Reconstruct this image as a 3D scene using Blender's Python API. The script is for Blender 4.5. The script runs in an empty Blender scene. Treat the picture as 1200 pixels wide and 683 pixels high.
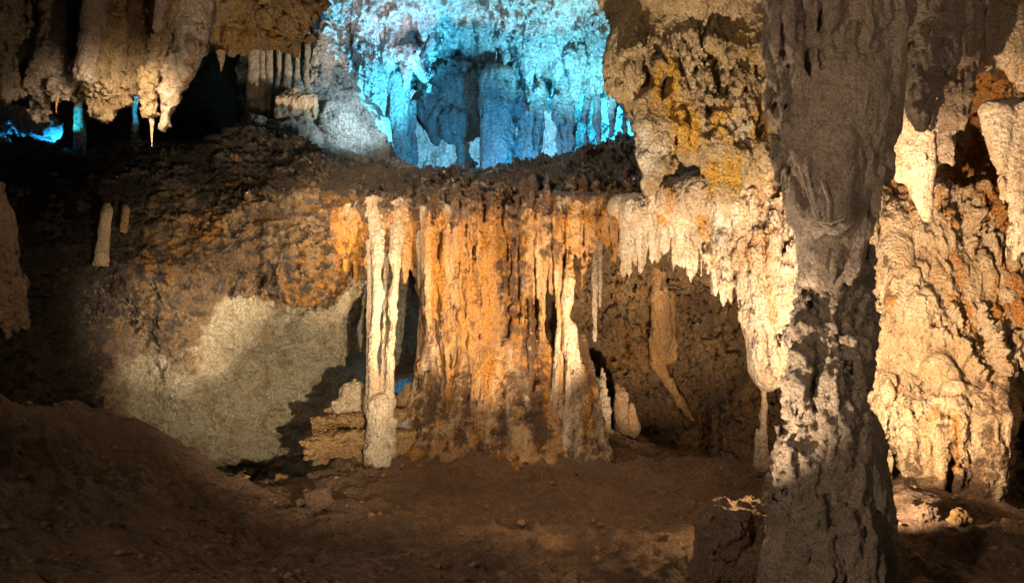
import bpy, math, random
import numpy as np

# ------------------------------------------------------------------ camera, world, lamps, exposure
scene = bpy.context.scene
COL = scene.collection
CAM_Z = 3.0
F_PX = 1000.0            # focal length in pixels of the 1200 px wide photograph

cam_data = bpy.data.cameras.new('camera')
cam_data.lens = 30.0
cam_data.sensor_width = 36.0
cam_data.clip_start = 0.1
cam_data.clip_end = 400.0
cam = bpy.data.objects.new('camera', cam_data)
cam.location = (0, 0, CAM_Z)
cam.rotation_euler = (math.radians(90), 0, 0)
COL.objects.link(cam)
scene.camera = cam

world = bpy.data.worlds.new("World")
scene.world = world
world.use_nodes = True
wbg = world.node_tree.nodes.get('Background') or world.node_tree.nodes.new('ShaderNodeBackground')
wbg.inputs[0].default_value = (0.35, 0.42, 0.5, 1)
wbg.inputs[1].default_value = 0.03

scene.view_settings.view_transform = 'Standard'
scene.view_settings.look = 'None'
scene.view_settings.exposure = 0.75
scene.view_settings.gamma = 1.0
scene.cycles.max_bounces = 5
scene.cycles.diffuse_bounces = 3
scene.cycles.glossy_bounces = 2
scene.cycles.use_denoising = True
scene.cycles.sample_clamp_indirect = 4.0


def P(px, py, d):
    """world point seen at photo pixel (px, py) at distance d in front of the camera"""
    return np.array([(px - 600.0) / F_PX * d, d, CAM_Z - (py - 341.5) / F_PX * d])


def lamp(name, pos, target, energy, color, angle=60, blend=0.5, size=0.08):
    l = bpy.data.lights.new(name, 'SPOT')
    l.energy = energy
    l.color = color
    l.spot_size = math.radians(angle)
    l.spot_blend = blend
    l.shadow_soft_size = size
    o = bpy.data.objects.new(name, l)
    o.location = pos
    from mathutils import Vector
    dv = Vector(target) - Vector(pos)
    o.rotation_euler = dv.to_track_quat('-Z', 'Y').to_euler()
    COL.objects.link(o)
    return o


WARM = (1.0, 0.72, 0.45)
WARM2 = (1.0, 0.79, 0.57)
AMBER = (1.0, 0.55, 0.22)
CYAN = (0.05, 0.62, 1.0)
# floodlights on the floor behind the front boulder: they light the curtains, the arch and the left wall
for tp, ang, en in ((P(400, 270, 16), 30, 2400), (P(560, 320, 15), 40, 3100), (P(740, 310, 15), 40, 2400)):
    lamp('floodlight', P(815, 625, 9.5), tp, en, WARM, ang, 0.5, 0.05)
lamp('floodlight', P(770, 615, 8.9), P(915, 240, 8.0), 700, WARM2, 50, 0.7, 0.04)
# floodlight below the frame, grazing the pillar's left flank
lamp('floodlight', P(690, 735, 6.6), P(930, 420, 7.8), 1250, WARM2, 36, 1.0, 0.03)
# floodlight on the visitor path, low and in front: lights the left wall, the slabs and the pale column
lamp('floodlight', (0.3, 5.0, 1.24), P(320, 375, 16.5), 4600, (1.0, 0.80, 0.54), 36, 0.9, 0.05)
lamp('floodlight', P(835, 625, 9.2), P(895, 330, 12.6), 1250, WARM2, 50, 0.8, 0.05)
lamp('floodlight', P(815, 610, 9.5), P(640, 605, 10.4), 110, AMBER, 34, 0.9, 0.05)  # added lamp that makes a warm patch on the floor
lamp('floodlight', P(800, 560, 12.2), P(752, 350, 18.5), 1500, WARM, 54, 0.8, 0.05)  # added lamp that brightens the back wall of the arch
lamp('floodlight', P(560, 600, 11.5), P(320, 290, 15.2), 900, WARM, 50, 1.0, 0.05)
# floodlight on the floor below the frame: lights the hanging mass
lamp('floodlight', P(760, 700, 7.4), P(820, 110, 11.4), 2500, WARM2, 44, 0.5, 0.04)
# floodlights behind the pillar: they light the right wall
lamp('floodlight', P(990, 430, 8.7), P(1130, 300, 12), 1550, (1.0, 0.69, 0.43), 110, 0.7, 0.04)
lamp('floodlight', P(1010, 600, 9.1), P(1150, 440, 12), 420, WARM, 90, 0.7, 0.04)
# floodlight for the left wall
lamp('floodlight', P(395, 543, 13.0), P(215, 370, 16.3), 1500, WARM2, 38, 1.0, 0.03)
# lamp from below, on the stalactites at upper left
lamp('floodlight', P(330, 250, 7.0), P(170, 40, 9.5), 80, (1, 0.68, 0.42), 75, 0.9, 0.1)
lamp('floodlight', P(440, 420, 8.0), P(290, 15, 11.8), 330, (1, 0.72, 0.42), 30, 0.8, 0.1)  # added in mid-air to brighten the hanging rock
lamp('floodlight', P(250, 215, 14.0), P(320, 90, 19), 160, (1, 0.78, 0.55), 40, 0.8, 0.1)  # added in mid-air to brighten the upper row of columns
lamp('overhead_fill', (-3.6, 8.0, 5.2), (-6.3, 13.5, 2.6), 230, (1.0, 0.76, 0.52), 88, 1.0, 0.2)  # added overhead fill for the dark left side
lamp('fill_lamp', (3.6, -0.5, 3.6), (4.2, 9, 4.6), 520, (1.0, 0.80, 0.62), 60, 1.0, 0.3)  # added fill for the masses right of the pillar
lamp('overhead_fill', (0.8, 9.5, 6.3), (0.4, 12.4, 0.0), 640, (1.0, 0.72, 0.45), 62, 1.0, 0.2)  # added overhead fill that pools warm light on the floor
# soft fill lamp added left of the camera
lamp('fill_lamp', (-4.0, 0.5, 4.2), (3.0, 9, 2.4), 1050, (1.0, 0.80, 0.62), 105, 0.9, 0.3)
# blue floodlights of the upper chamber, after two added warm lamps
lamp('overhead_fill', (-4.6, 12.6, 7.3), (-0.8, 16.2, 4.2), 1500, (1.0, 0.74, 0.48), 78, 0.9, 0.15)  # added overhead fill on the crown of the bridge
lamp('floodlight', P(887, 520, 9.15), P(866, 600, 8.45), 75, AMBER, 54, 0.7, 0.02)  # small edge light added in mid-air to rim the boulder
lamp('blue_floodlight', P(700, 185, 23.0), P(690, 100, 25), 1300, CYAN, 150, 0.7, 0.1)
lamp('blue_floodlight', P(690, 205, 19.0), P(670, -50, 20.8), 2500, (0.20, 0.80, 1.0), 82, 0.7, 0.1)
lamp('blue_floodlight', P(600, 212, 19.2), P(570, 90, 23.5), 420, (0.02, 0.42, 0.9), 130, 0.7, 0.1)
lamp('blue_floodlight', P(505, 200, 20.0), P(415, 0, 20.6), 1800, (0.08, 0.66, 1.0), 90, 0.7, 0.1)
lamp('white_floodlight', P(520, 212, 18.6), P(455, 0, 20.5), 800, (1.0, 0.84, 0.92), 32, 1.0, 0.1)
lamp('blue_floodlight', P(545, 205, 27.0), P(545, 150, 33), 1700, (0.25, 0.7, 1.0), 150, 0.6, 0.1)
lamp('blue_floodlight', P(100, 185, 18.6), P(30, 145, 18.6), 260, (0.02, 0.42, 1.0), 60, 0.6, 0.1)
lamp('blue_floodlight', P(60, 150, 17.2), P(92, 140, 18), 60, (0.05, 0.7, 0.9), 36, 0.6, 0.05)
lamp('blue_floodlight', P(176, 150, 16.8), P(158, 120, 17.8), 90, (0.03, 0.6, 1.0), 40, 0.6, 0.05)
lamp('floodlight', P(905, 560, 10.4), P(810, 590, 10.0), 70, AMBER, 70, 0.8, 0.05)  # added lamp for the warm pool on the floor behind the boulder
lamp('blue_floodlight', P(484, 470, 17.2), P(470, 448, 18.3), 8, (0.03, 0.6, 1.0), 120, 0.6, 0.05)
lamp('white_floodlight', P(455, 120, 17.4), P(400, 130, 19), 190, (0.66, 0.92, 1.0), 100, 1.0, 0.1)

# ------------------------------------------------------------------ noise and mesh tools
_rng = np.random.RandomState(7)
_perm = np.tile(_rng.permutation(256), 2).astype(np.int32)
_g = _rng.normal(size=(256, 3))
_grad = (_g / np.linalg.norm(_g, axis=1, keepdims=True)).astype(np.float32)


def perlin(p):
    p = np.asarray(p, dtype=np.float32)
    out = np.empty(len(p), np.float32)
    for a in range(0, len(p), 8192):
        out[a:a + 8192] = _perlin(p[a:a + 8192])
    return out


_gx, _gy, _gz = [np.ascontiguousarray(_grad[:, k]) for k in range(3)]


def _perlin(p):
    X, Y, Z = [np.ascontiguousarray(p[:, k]) for k in range(3)]
    ix, iy, iz = np.floor(X), np.floor(Y), np.floor(Z)
    fx, fy, fz = X - ix, Y - iy, Z - iz
    ix, iy, iz = ix.astype(np.int32) & 255, iy.astype(np.int32) & 255, iz.astype(np.int32) & 255
    ux, uy, uz = [f * f * f * (f * (f * 6 - 15) + 10) for f in (fx, fy, fz)]
    res = []
    for dx in (0, 1):
        a = _perm[(ix + dx) & 255]
        ry = []
        for dy in (0, 1):
            b = _perm[a + ((iy + dy) & 255)]
            rz = []
            for dz in (0, 1):
                g = _perm[b + ((iz + dz) & 255)]
                rz.append(_gx[g] * (fx - dx) + _gy[g] * (fy - dy) + _gz[g] * (fz - dz))
            ry.append(rz[0] + uz * (rz[1] - rz[0]))
        res.append(ry[0] + uy * (ry[1] - ry[0]))
    return (res[0] + ux * (res[1] - res[0])) * 1.5


def fbm(p, freq=1.0, octaves=4, kind='fbm', gain=0.5, aniso=(1, 1, 1), seed=0.0):
    q = np.asarray(p, np.float32) * np.array(aniso, np.float32) * freq + seed * 17.31
    s = np.zeros(len(q), np.float32)
    a = 1.0
    tot = 0.0
    for o in range(octaves):
        n = perlin(q)
        if kind == 'billow':
            n = np.abs(n) * 2 - 0.5
        elif kind == 'ridge':
            n = 0.5 - np.abs(n) * 2
        s += a * n
        tot += a
        a *= gain
        q = q * 2.03 + 11.7
    return s / tot ** 0.5


def layered(p, layers):
    """layers of (amplitude, frequency, octaves, kind, z stretch)"""
    s = np.zeros(len(p), np.float32)
    md = None
    for k, (amp, fr, oc, kind, za) in enumerate(layers):
        w = amp * fbm(p, fr, oc, kind, 0.55, (1, 1, za), k + 1)
        if fr > 2.9:
            if md is None:
                md = 0.35 + 1.3 * np.clip(fbm(p, 0.9, 2, seed=3.3) * 1.6 + 0.5, 0, 1)
            w = w * md
        s += w
    return s


def vnormals(v, q):
    n = np.zeros_like(v)
    fn = np.cross(v[q[:, 2]] - v[q[:, 0]], v[q[:, 3]] - v[q[:, 1]])
    qi = q.ravel()
    for k in range(3):
        n[:, k] = np.bincount(qi, weights=np.repeat(fn[:, k], 4), minlength=len(v))
    l = np.linalg.norm(n, axis=1, keepdims=True)
    return n / np.maximum(l, 1e-9)


def link_mesh(name, v, q, mat, parent=None, origin=None, attr=None, tris=None, nrm=None):
    v = np.asarray(v, np.float64)
    if origin is None:
        origin = np.array([0, 0, 0.0])
    me = bpy.data.meshes.new(name)
    vv = (v - origin).astype(np.float32)
    me.vertices.add(len(vv))
    me.vertices.foreach_set('co', vv.ravel())
    q = np.asarray(q, np.int32)
    nq = len(q)
    nt = 0 if tris is None else len(tris)
    me.loops.add(nq * 4 + nt * 3)
    li = q.ravel()
    st = np.arange(nq) * 4
    if nt:
        li = np.concatenate([li, np.asarray(tris, np.int32).ravel()])
        st = np.concatenate([st, nq * 4 + np.arange(nt) * 3])
    me.loops.foreach_set('vertex_index', li.astype(np.int32))
    me.polygons.add(nq + nt)
    me.polygons.foreach_set('loop_start', st.astype(np.int32))
    me.update(calc_edges=True)
    me.polygons.foreach_set('use_smooth', np.ones(nq + nt, dtype=bool))
    if attr is not None:
        at = me.color_attributes.new('stain', 'FLOAT_COLOR', 'POINT')
        c = np.ones((len(vv), 4), np.float32)
        c[:, :3] = attr
        at.data.foreach_set('color', c.ravel())
    if nrm is not None:
        me.normals_split_custom_set_from_vertices([tuple(x) for x in nrm])
    me.materials.append(mat)
    o = bpy.data.objects.new(name, me)
    COL.objects.link(o)
    if parent is not None:
        o.parent = parent
        o.location = origin - np.array(parent.location)
    else:
        o.location = origin
    return o


def tag(o, label=None, cat=None, group=None, kind=None):
    if label: o['label'] = label
    if cat: o['category'] = cat
    if group: o['group'] = group
    if kind: o['kind'] = kind
    return o


def empty(name, loc, label, cat, group=None):
    o = bpy.data.objects.new(name, None)
    o.location = loc
    COL.objects.link(o)
    return tag(o, label, cat, group)


def surface_nets(F, org, h):
    nx, ny, nz = F.shape
    s = F < 0
    cnt = np.zeros((nx - 1, ny - 1, nz - 1), np.int8)
    for a in (0, 1):
        for b in (0, 1):
            for c in (0, 1):
                cnt += s[a:nx - 1 + a, b:ny - 1 + b, c:nz - 1 + c]
    act = (cnt > 0) & (cnt < 8)
    I, J, K = np.nonzero(act)
    n = len(I)
    idx = -np.ones(act.shape, np.int32)
    idx[I, J, K] = np.arange(n)
    cr = [(a, b, c) for a in (0, 1) for b in (0, 1) for c in (0, 1)]
    val = {c: F[I + c[0], J + c[1], K + c[2]] for c in cr}
    pos = np.zeros((n, 3))
    w = np.zeros(n)
    for c in cr:
        for ax in range(3):
            if c[ax] == 0:
                e = list(c); e[ax] = 1; e = tuple(e)
                va, vb = val[c], val[e]
                m = (va < 0) != (vb < 0)
                t = np.where(m, va / np.where(m, va - vb, 1), 0)
                pt = np.zeros((n, 3)); pt[:] = c
                pt[:, ax] += t
                pos += pt * m[:, None]
                w += m
    pos = pos / w[:, None] + np.stack([I, J, K], 1)
    v = org + pos * h
    quads = []
    for ax in range(3):
        o1, o2 = (ax + 1) % 3, (ax + 2) % 3
        lo = [slice(None)] * 3; hi = [slice(None)] * 3
        lo[ax] = slice(0, -1); hi[ax] = slice(1, None)
        sa, sb = s[tuple(lo)], s[tuple(hi)]
        ch = sa != sb
        E = np.stack(np.nonzero(ch), 1)
        E = E[(E[:, o1] > 0) & (E[:, o2] > 0) & (E[:, o1] < F.shape[o1] - 1) & (E[:, o2] < F.shape[o2] - 1)]
        ina = s[E[:, 0], E[:, 1], E[:, 2]]
        def cell(d1, d2):
            e = E.copy(); e[:, o1] += d1; e[:, o2] += d2
            return idx[e[:, 0], e[:, 1], e[:, 2]]
        q = np.stack([cell(-1, -1), cell(0, -1), cell(0, 0), cell(-1, 0)], 1)
        q[~ina] = q[~ina][:, ::-1]
        quads.append(q)
    return v, np.concatenate(quads)


def sdf_mesh(prims, h, k=0.12, layers=(), fine=(), cut=None):
    """prims: ('c', p0, p1, r0, r1) tapered capsule; ('e', centre, (rx, ry, rz)) ellipsoid; smooth union radius k"""
    los, his = [], []
    for p in prims:
        if p[0] == 'c':
            r = max(p[3], p[4])
            los.append(np.minimum(p[1], p[2]) - r); his.append(np.maximum(p[1], p[2]) + r)
        else:
            los.append(p[1] - np.array(p[2])); his.append(p[1] + np.array(p[2]))
    amp = sum(abs(l[0]) for l in layers) * 1.3
    m = k + amp + 3 * h
    lo = np.min(los, 0) - m
    hi = np.max(his, 0) + m
    N = np.ceil((hi - lo) / h).astype(int) + 1
    band = k + amp + 2 * h
    F = np.full(N, band, np.float32)
    ax = [lo[i] + np.arange(N[i]) * h for i in range(3)]
    for p, l, u in zip(prims, los, his):
        a = np.maximum(((l - band - lo) / h).astype(int), 0)
        b = np.minimum(((u + band - lo) / h).astype(int) + 2, N)
        X = ax[0][a[0]:b[0], None, None]; Y = ax[1][None, a[1]:b[1], None]; Z = ax[2][None, None, a[2]:b[2]]
        if p[0] == 'c':
            d = p[2] - p[1]
            L2 = float(d @ d) + 1e-9
            t = np.clip(((X - p[1][0]) * d[0] + (Y - p[1][1]) * d[1] + (Z - p[1][2]) * d[2]) / L2, 0, 1)
            D = np.sqrt((X - p[1][0] - t * d[0]) ** 2 + (Y - p[1][1] - t * d[1]) ** 2 + (Z - p[1][2] - t * d[2]) ** 2) - (p[3] + (p[4] - p[3]) * t)
        else:
            r = p[2]
            q = np.sqrt(((X - p[1][0]) / r[0]) ** 2 + ((Y - p[1][1]) / r[1]) ** 2 + ((Z - p[1][2]) / r[2]) ** 2)
            D = (q - 1) * min(r)
            if p[0] == 'b':
                ca, sa = math.cos(p[3]), math.sin(p[3])
                x_, z_ = X - p[1][0], Z - p[1][2]
                qx = np.abs(x_ * ca + z_ * sa) - r[0] * .85; qy = np.abs(Y - p[1][1]) - r[1] * .9; qz = np.abs(-x_ * sa + z_ * ca) - r[2] * .9
                D = np.sqrt(np.maximum(qx, 0) ** 2 + np.maximum(qy, 0) ** 2 + np.maximum(qz, 0) ** 2) + np.minimum(np.maximum(np.maximum(qx, qy), qz), 0) - r[2] * .1
        sub = F[a[0]:b[0], a[1]:b[1], a[2]:b[2]]
        hh = np.clip(0.5 + 0.5 * (sub - D) / k, 0, 1)
        F[a[0]:b[0], a[1]:b[1], a[2]:b[2]] = sub * (1 - hh) + D * hh - k * hh * (1 - hh)
    if layers:
        mk = np.abs(F) < band * 0.999
        I, J, K = np.nonzero(mk)
        pts = np.stack([ax[0][I], ax[1][J], ax[2][K]], 1)
        F[I, J, K] -= layered(pts, layers)
    F[0], F[-1], F[:, 0], F[:, -1], F[:, :, 0], F[:, :, -1] = [np.float32(band)] * 6
    v, q = surface_nets(F, lo, h)
    if fine:
        v = v + vnormals(v, q) * layered(v, fine)[:, None]
    return v, q


def C(px0, py0, px1, py1, d, r0, r1, d1=None):
    """capsule given in photo pixels and distance; radii in pixels"""
    d1 = d if d1 is None else d1
    return ('c', P(px0, py0, d), P(px1, py1, d1), r0 * d / 1000, r1 * d1 / 1000)


def E(px, py, d, rx, rz, ry=None):
    s = d / 1000
    return ('e', P(px, py, d), (rx * s, (ry if ry else (rx + rz) / 2) * s, rz * s))


def chain(pts, pid=None):
    """pts (px, py, d, radius px) -> capsules of one strand"""
    out = []
    for a, b in zip(pts[:-1], pts[1:]):
        c = C(a[0], a[1], b[0], b[1], a[2], a[3], b[3], b[2])
        out.append(c + (pid,) if pid is not None else c)
    return out


def prim_dist(v, p):
    if p[0] == 'c':
        d = p[2] - p[1]
        t = np.clip((v - p[1]) @ d / (d @ d + 1e-9), 0, 1)
        return np.linalg.norm(v - p[1] - t[:, None] * d, axis=1) - (p[3] + (p[4] - p[3]) * t)
    r = np.array(p[2])
    return (np.linalg.norm((v - p[1]) / r, axis=1) - 1) * r.min()


def split_parts(v, q, prims):
    """face index -> strand id (None = body)"""
    ids = sorted({p[-1] for p in prims if isinstance(p[-1], int)})
    D = np.full((len(ids) + 1, len(v)), 9.0, np.float32)
    for p in prims:
        k = ids.index(p[-1]) + 1 if isinstance(p[-1], int) else 0
        D[k] = np.minimum(D[k], prim_dist(v, p) + (0.03 if k == 0 else 0.0))
    own = np.argmin(D, 0)
    fo_ = own[q[:, 0]]
    # a strand keeps its largest connected piece; crumbs go back to the body
    for k in range(1, len(ids) + 1):
        f = np.nonzero(fo_ == k)[0]
        if len(f) == 0: continue
        u, inv = np.unique(q[f].ravel(), return_inverse=True)
        inv = inv.reshape(-1, 4)
        lab = np.arange(len(u))
        while True:
            m = lab[inv].min(1)
            new = lab.copy()
            for c in range(4): np.minimum.at(new, inv[:, c], m)
            new = new[new]
            if (new == lab).all(): break
            lab = new
        fl = lab[inv[:, 0]]
        vals, cnt = np.unique(fl, return_counts=True)
        if len(vals) > 1:
            fo_[f[fl != vals[np.argmax(cnt)]]] = 0
    return ids, fo_


ORD = ['first', 'second', 'third', 'fourth', 'fifth', 'sixth', 'seventh', 'eighth', 'ninth', 'tenth', 'eleventh', 'twelfth', 'thirteenth', 'fourteenth',
       'fifteenth', 'sixteenth', 'seventeenth', 'eighteenth', 'nineteenth', 'twentieth', 'twenty-first', 'twenty-second', 'twenty-third', 'twenty-fourth', 'twenty-fifth', 'twenty-sixth', 'twenty-seventh']
ORD2 = ORD[:19] + [t + ('' if u == 0 else '') for t, u in (('twentieth', 0),)] + [t + '-' + o for t in ('twenty', 'thirty', 'forty') for o in ORD[:9] + ['tenth']]


def catmull(A, n, axis):
    A = np.moveaxis(A, axis, 0)
    m = len(A)
    t = np.linspace(0, m - 1, n)
    i = np.clip(np.floor(t).astype(int), 0, m - 2)
    f = (t - i).reshape((-1,) + (1,) * (A.ndim - 1))
    g = lambda j: A[np.clip(j, 0, m - 1)]
    p0, p1, p2, p3 = g(i - 1), g(i), g(i + 1), g(i + 2)
    r = 0.5 * (2 * p1 + (p2 - p0) * f + (2 * p0 - 5 * p1 + 4 * p2 - p3) * f ** 2 + (3 * p1 - p0 - 3 * p2 + p3) * f ** 3)
    return np.moveaxis(r, 0, axis)


def grid_quads(nu, nv):
    a = np.arange(nu * nv).reshape(nu, nv)
    return np.stack([a[:-1, :-1].ravel(), a[:-1, 1:].ravel(), a[1:, 1:].ravel(), a[1:, :-1].ravel()], 1)


def patch(name, rows, nu, nv, mat, big=(), fine=(), stainf=None, flip=False, world=False, calm=None, extra=None):
    """rock surface through a grid of control points (rows from top to bottom)"""
    A = np.array([[(c if world else P(*c)) for c in r] for r in rows], float)
    A = catmull(catmull(A, nu, 0), nv, 1).reshape(-1, 3)
    q = grid_quads(nu, nv)
    if flip: q = q[:, ::-1]
    if extra: A = A + vnormals(A, q) * extra(A)[:, None]
    for lay in (big, fine):
        if lay:
            w = layered(A, lay)
            if calm: w = w * calm(A)
            A = A + vnormals(A, q) * w[:, None]
    at = stainf(A) if stainf else None
    o = link_mesh(name, A, q, mat, attr=at)
    tag(o, kind='structure')
    return o


def pxof(A):
    return 600 + A[:, 0] / A[:, 1] * F_PX, 341.5 - (A[:, 2] - CAM_Z) / A[:, 1] * F_PX


def spots(A, lst):
    """soft blotches: lst of (world point, radius, strength)"""
    s = np.zeros(len(A))
    for c, r, w in lst:
        s = np.maximum(s, w * np.exp(-((A - c) ** 2).sum(1) / (r * r)))
    return s


def tube(pts, radii, seg=14, rings=None, layers=(), flat=1.0, tip=True):
    """tapered rock spindle along a polyline with lumpy radius; returns verts and quads"""
    pts = np.array(pts, float); radii = np.array(radii, float)
    L = np.linalg.norm(np.diff(pts, axis=0), axis=1).sum()
    if rings is None:
        rings = int(max(10, min(160, L / 0.035)))
    c = catmull(pts, rings, 0); r = np.maximum(catmull(radii[:, None], rings, 0)[:, 0], 0.002)
    a = np.linspace(0, 2 * math.pi, seg, endpoint=False)
    v = np.zeros((rings, seg, 3))
    v[:, :, 0] = c[:, None, 0] + r[:, None] * np.cos(a)
    v[:, :, 1] = c[:, None, 1] + r[:, None] * np.sin(a) * flat
    v[:, :, 2] = c[:, None, 2]
    nrm = np.stack([np.cos(a), np.sin(a), 0 * a], 1)[None].repeat(rings, 0).reshape(-1, 3)
    v = v.reshape(-1, 3)
    if layers:
        dsp = layered(v, layers) * np.repeat(np.minimum(1, r / (0.5 * r.max())), seg)
        v = v + nrm * dsp[:, None]
    i = np.arange(rings * seg).reshape(rings, seg)
    j = np.roll(i, -1, 1)
    q = np.stack([i[:-1].ravel(), i[1:].ravel(), j[1:].ravel(), j[:-1].ravel()], 1)
    n = len(v)
    v = np.concatenate([v, [c[0]], [c[-1]]])
    t = [(n, i[0, s], j[0, s]) for s in range(seg)] + [(n + 1, j[-1, s], i[-1, s]) for s in range(seg)]
    return v, q, np.array(t)


# ------------------------------------------------------------------ materials
def rock_mat(name, light, mid, dark, stain=(0.5, 0.2, 0.05), stain_amt=0.0, dark_amt=0.3, streak=0.3,
             bump=0.6, bscale=1.0, rough=0.7, spec=0.3, pale=None):
    m = bpy.data.materials.new(name)
    m.use_nodes = True
    nt = m.node_tree; N = nt.nodes; L = nt.links
    bs = N['Principled BSDF']
    geo = N.new('ShaderNodeNewGeometry')
    att = N.new('ShaderNodeAttribute'); att.attribute_name = 'stain'
    sep = N.new('ShaderNodeSeparateColor'); L.new(att.outputs['Color'], sep.inputs[0])

    def noise(scale, detail=6, rgh=0.6, vec=None, dist=0.0):
        n = N.new('ShaderNodeTexNoise')
        n.inputs['Scale'].default_value = scale
        n.inputs['Detail'].default_value = detail
        n.inputs['Roughness'].default_value = rgh
        n.inputs['Distortion'].default_value = dist
        L.new(vec or geo.outputs['Position'], n.inputs['Vector'])
        return n.outputs['Fac']

    def mapped(s):
        v = N.new('ShaderNodeVectorMath'); v.operation = 'MULTIPLY'
        v.inputs[1].default_value = s
        L.new(geo.outputs['Position'], v.inputs[0])
        return v.outputs[0]

    def math_(op, a, b=None, c=None, clamp=False):
        n = N.new('ShaderNodeMath'); n.operation = op; n.use_clamp = clamp
        for k, x in enumerate((a, b, c)):
            if x is None: continue
            if isinstance(x, (int, float)): n.inputs[k].default_value = x
            else: L.new(x, n.inputs[k])
        return n.outputs[0]

    def ramp(x, lo, hi):
        n = N.new('ShaderNodeMapRange'); n.interpolation_type = 'SMOOTHSTEP'
        n.inputs['From Min'].default_value = lo; n.inputs['From Max'].default_value = hi
        L.new(x, n.inputs['Value'])
        return n.outputs[0]

    def mix(f, a, b):
        n = N.new('ShaderNodeMix'); n.data_type = 'RGBA'
        L.new(f, n.inputs[0])
        for k, x in ((6, a), (7, b)):
            if isinstance(x, tuple): n.inputs[k].default_value = (*x, 1)
            else: L.new(x, n.inputs[k])
        return n.outputs[2]

    stv = mapped((1, 1, 0.14 if streak < 0.5 else 0.09))
    broad = noise(0.9, 7, 0.62, dist=0.4)
    med = noise(5.5 * bscale, 8, 0.68)
    strk = noise(5.0 if streak < 0.5 else 8.0, 7, 0.62, stv, 0.3)
    grain = noise(38 * bscale, 6, 0.7)
    base = mix(ramp(math_('ADD', math_('MULTIPLY', broad, 0.5), math_('MULTIPLY', strk if streak > 0.5 else med, 0.5)), 0.42, 0.58), mid, light)
    # iron stain: streaky
    st = math_('ADD', math_('MULTIPLY', strk, 0.6), math_('MULTIPLY', broad, 0.4))
    st = math_('ADD', st, math_('MULTIPLY', sep.outputs[0], 0.32))
    so = ramp(st, 0.59 - stain_amt * 0.3, 0.75 - stain_amt * 0.3)
    stc = mix(ramp(grain, 0.35, 0.65), tuple(x * 0.55 for x in stain), stain)
    base = mix(so, base, stc)
    # dark crust
    dk = math_('ADD', math_('MULTIPLY', med, 0.75), math_('MULTIPLY', strk, 0.25))
    dk = math_('ADD', dk, math_('MULTIPLY', sep.outputs[1], 0.34))
    do = ramp(dk, 0.625 - dark_amt * 0.3, 0.755 - dark_amt * 0.3)
    base = mix(do, base, dark)
    # pale calcite film
    if pale:
        po = ramp(math_('ADD', math_('ADD', math_('MULTIPLY', strk, 0.45), math_('MULTIPLY', med, 0.25)), math_('MULTIPLY', sep.outputs[2], 0.35)), 0.44, 0.66)
        blot = noise(2.6, 8, 0.7, dist=0.8)
        pc = mix(ramp(blot, 0.36, 0.56), (pale[0] * 0.66, pale[1] * 0.58, pale[2] * 0.48), pale)
        pc = mix(math_('MULTIPLY', ramp(noise(6.5, 7, 0.7, dist=1.2), 0.54, 0.64), 0.55), pc, (pale[0] * 0.5, pale[1] * 0.42, pale[2] * 0.32))
        crk = N.new('ShaderNodeTexVoronoi'); crk.feature = 'DISTANCE_TO_EDGE'; crk.inputs['Scale'].default_value = 2.3
        wv = N.new('ShaderNodeVectorMath'); wv.operation = 'ADD'
        wn = N.new('ShaderNodeTexNoise'); wn.inputs['Scale'].default_value = 3.0; wn.inputs['Detail'].default_value = 6
        L.new(geo.outputs['Position'], wn.inputs['Vector']); L.new(geo.outputs['Position'], wv.inputs[0]); L.new(wn.outputs['Color'], wv.inputs[1])
        L.new(wv.outputs[0], crk.inputs['Vector'])
        ck = math_('MULTIPLY', math_('SUBTRACT', 1.0, ramp(crk.outputs['Distance'], 0.0, 0.035)), ramp(blot, 0.46, 0.6))
        pc = mix(math_('MULTIPLY', ck, 0.6), pc, (pale[0] * 0.3, pale[1] * 0.24, pale[2] * 0.18))
        base = mix(po, base, pc)
    # small dark specks and pits
    spk = noise(17 * bscale, 5, 0.7, dist=0.6)
    base = mix(math_('MULTIPLY', ramp(spk, 0.555, 0.64), 0.62), base, dark)
    # grain
    gm = N.new('ShaderNodeMix'); gm.data_type = 'RGBA'; gm.blend_type = 'MULTIPLY'
    gm.inputs[0].default_value = 1.0
    pit = noise(70 * bscale * 0.6, 4, 0.6)
    gv = math_('ADD', math_('MULTIPLY', ramp(grain, 0.36, 0.62), 0.48), math_('MULTIPLY', ramp(pit, 0.36, 0.5), 0.16))
    gv = math_('ADD', gv, 0.42)
    cg = N.new('ShaderNodeCombineColor')
    for k in range(3): L.new(gv, cg.inputs[k])
    L.new(base, gm.inputs[6]); L.new(cg.outputs[0], gm.inputs[7])
    L.new(gm.outputs[2], bs.inputs['Base Color'])
    L.new(math_('SUBTRACT', math_('ADD', math_('MULTIPLY', med, 0.5), rough - 0.22), math_('MULTIPLY', ramp(broad, 0.45, 0.62), 0.26)), bs.inputs['Roughness'])
    bs.inputs['Specular IOR Level'].default_value = spec
    # relief
    vor = N.new('ShaderNodeTexVoronoi'); vor.inputs['Scale'].default_value = 16 * bscale
    L.new(geo.outputs['Position'], vor.inputs['Vector'])
    fineb = noise(14 * bscale, 10, 0.72)
    hgt = math_('ADD', math_('MULTIPLY', fineb, 1.0), math_('MULTIPLY', vor.outputs['Distance'], 0.35))
    hgt = math_('ADD', hgt, math_('MULTIPLY', grain, 0.25))
    bp = N.new('ShaderNodeBump')
    bp.inputs['Strength'].default_value = bump
    bp.inputs['Distance'].default_value = 0.17 / bscale
    L.new(hgt, bp.inputs['Height'])
    L.new(bp.outputs[0], bs.inputs['Normal'])
    return m


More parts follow.
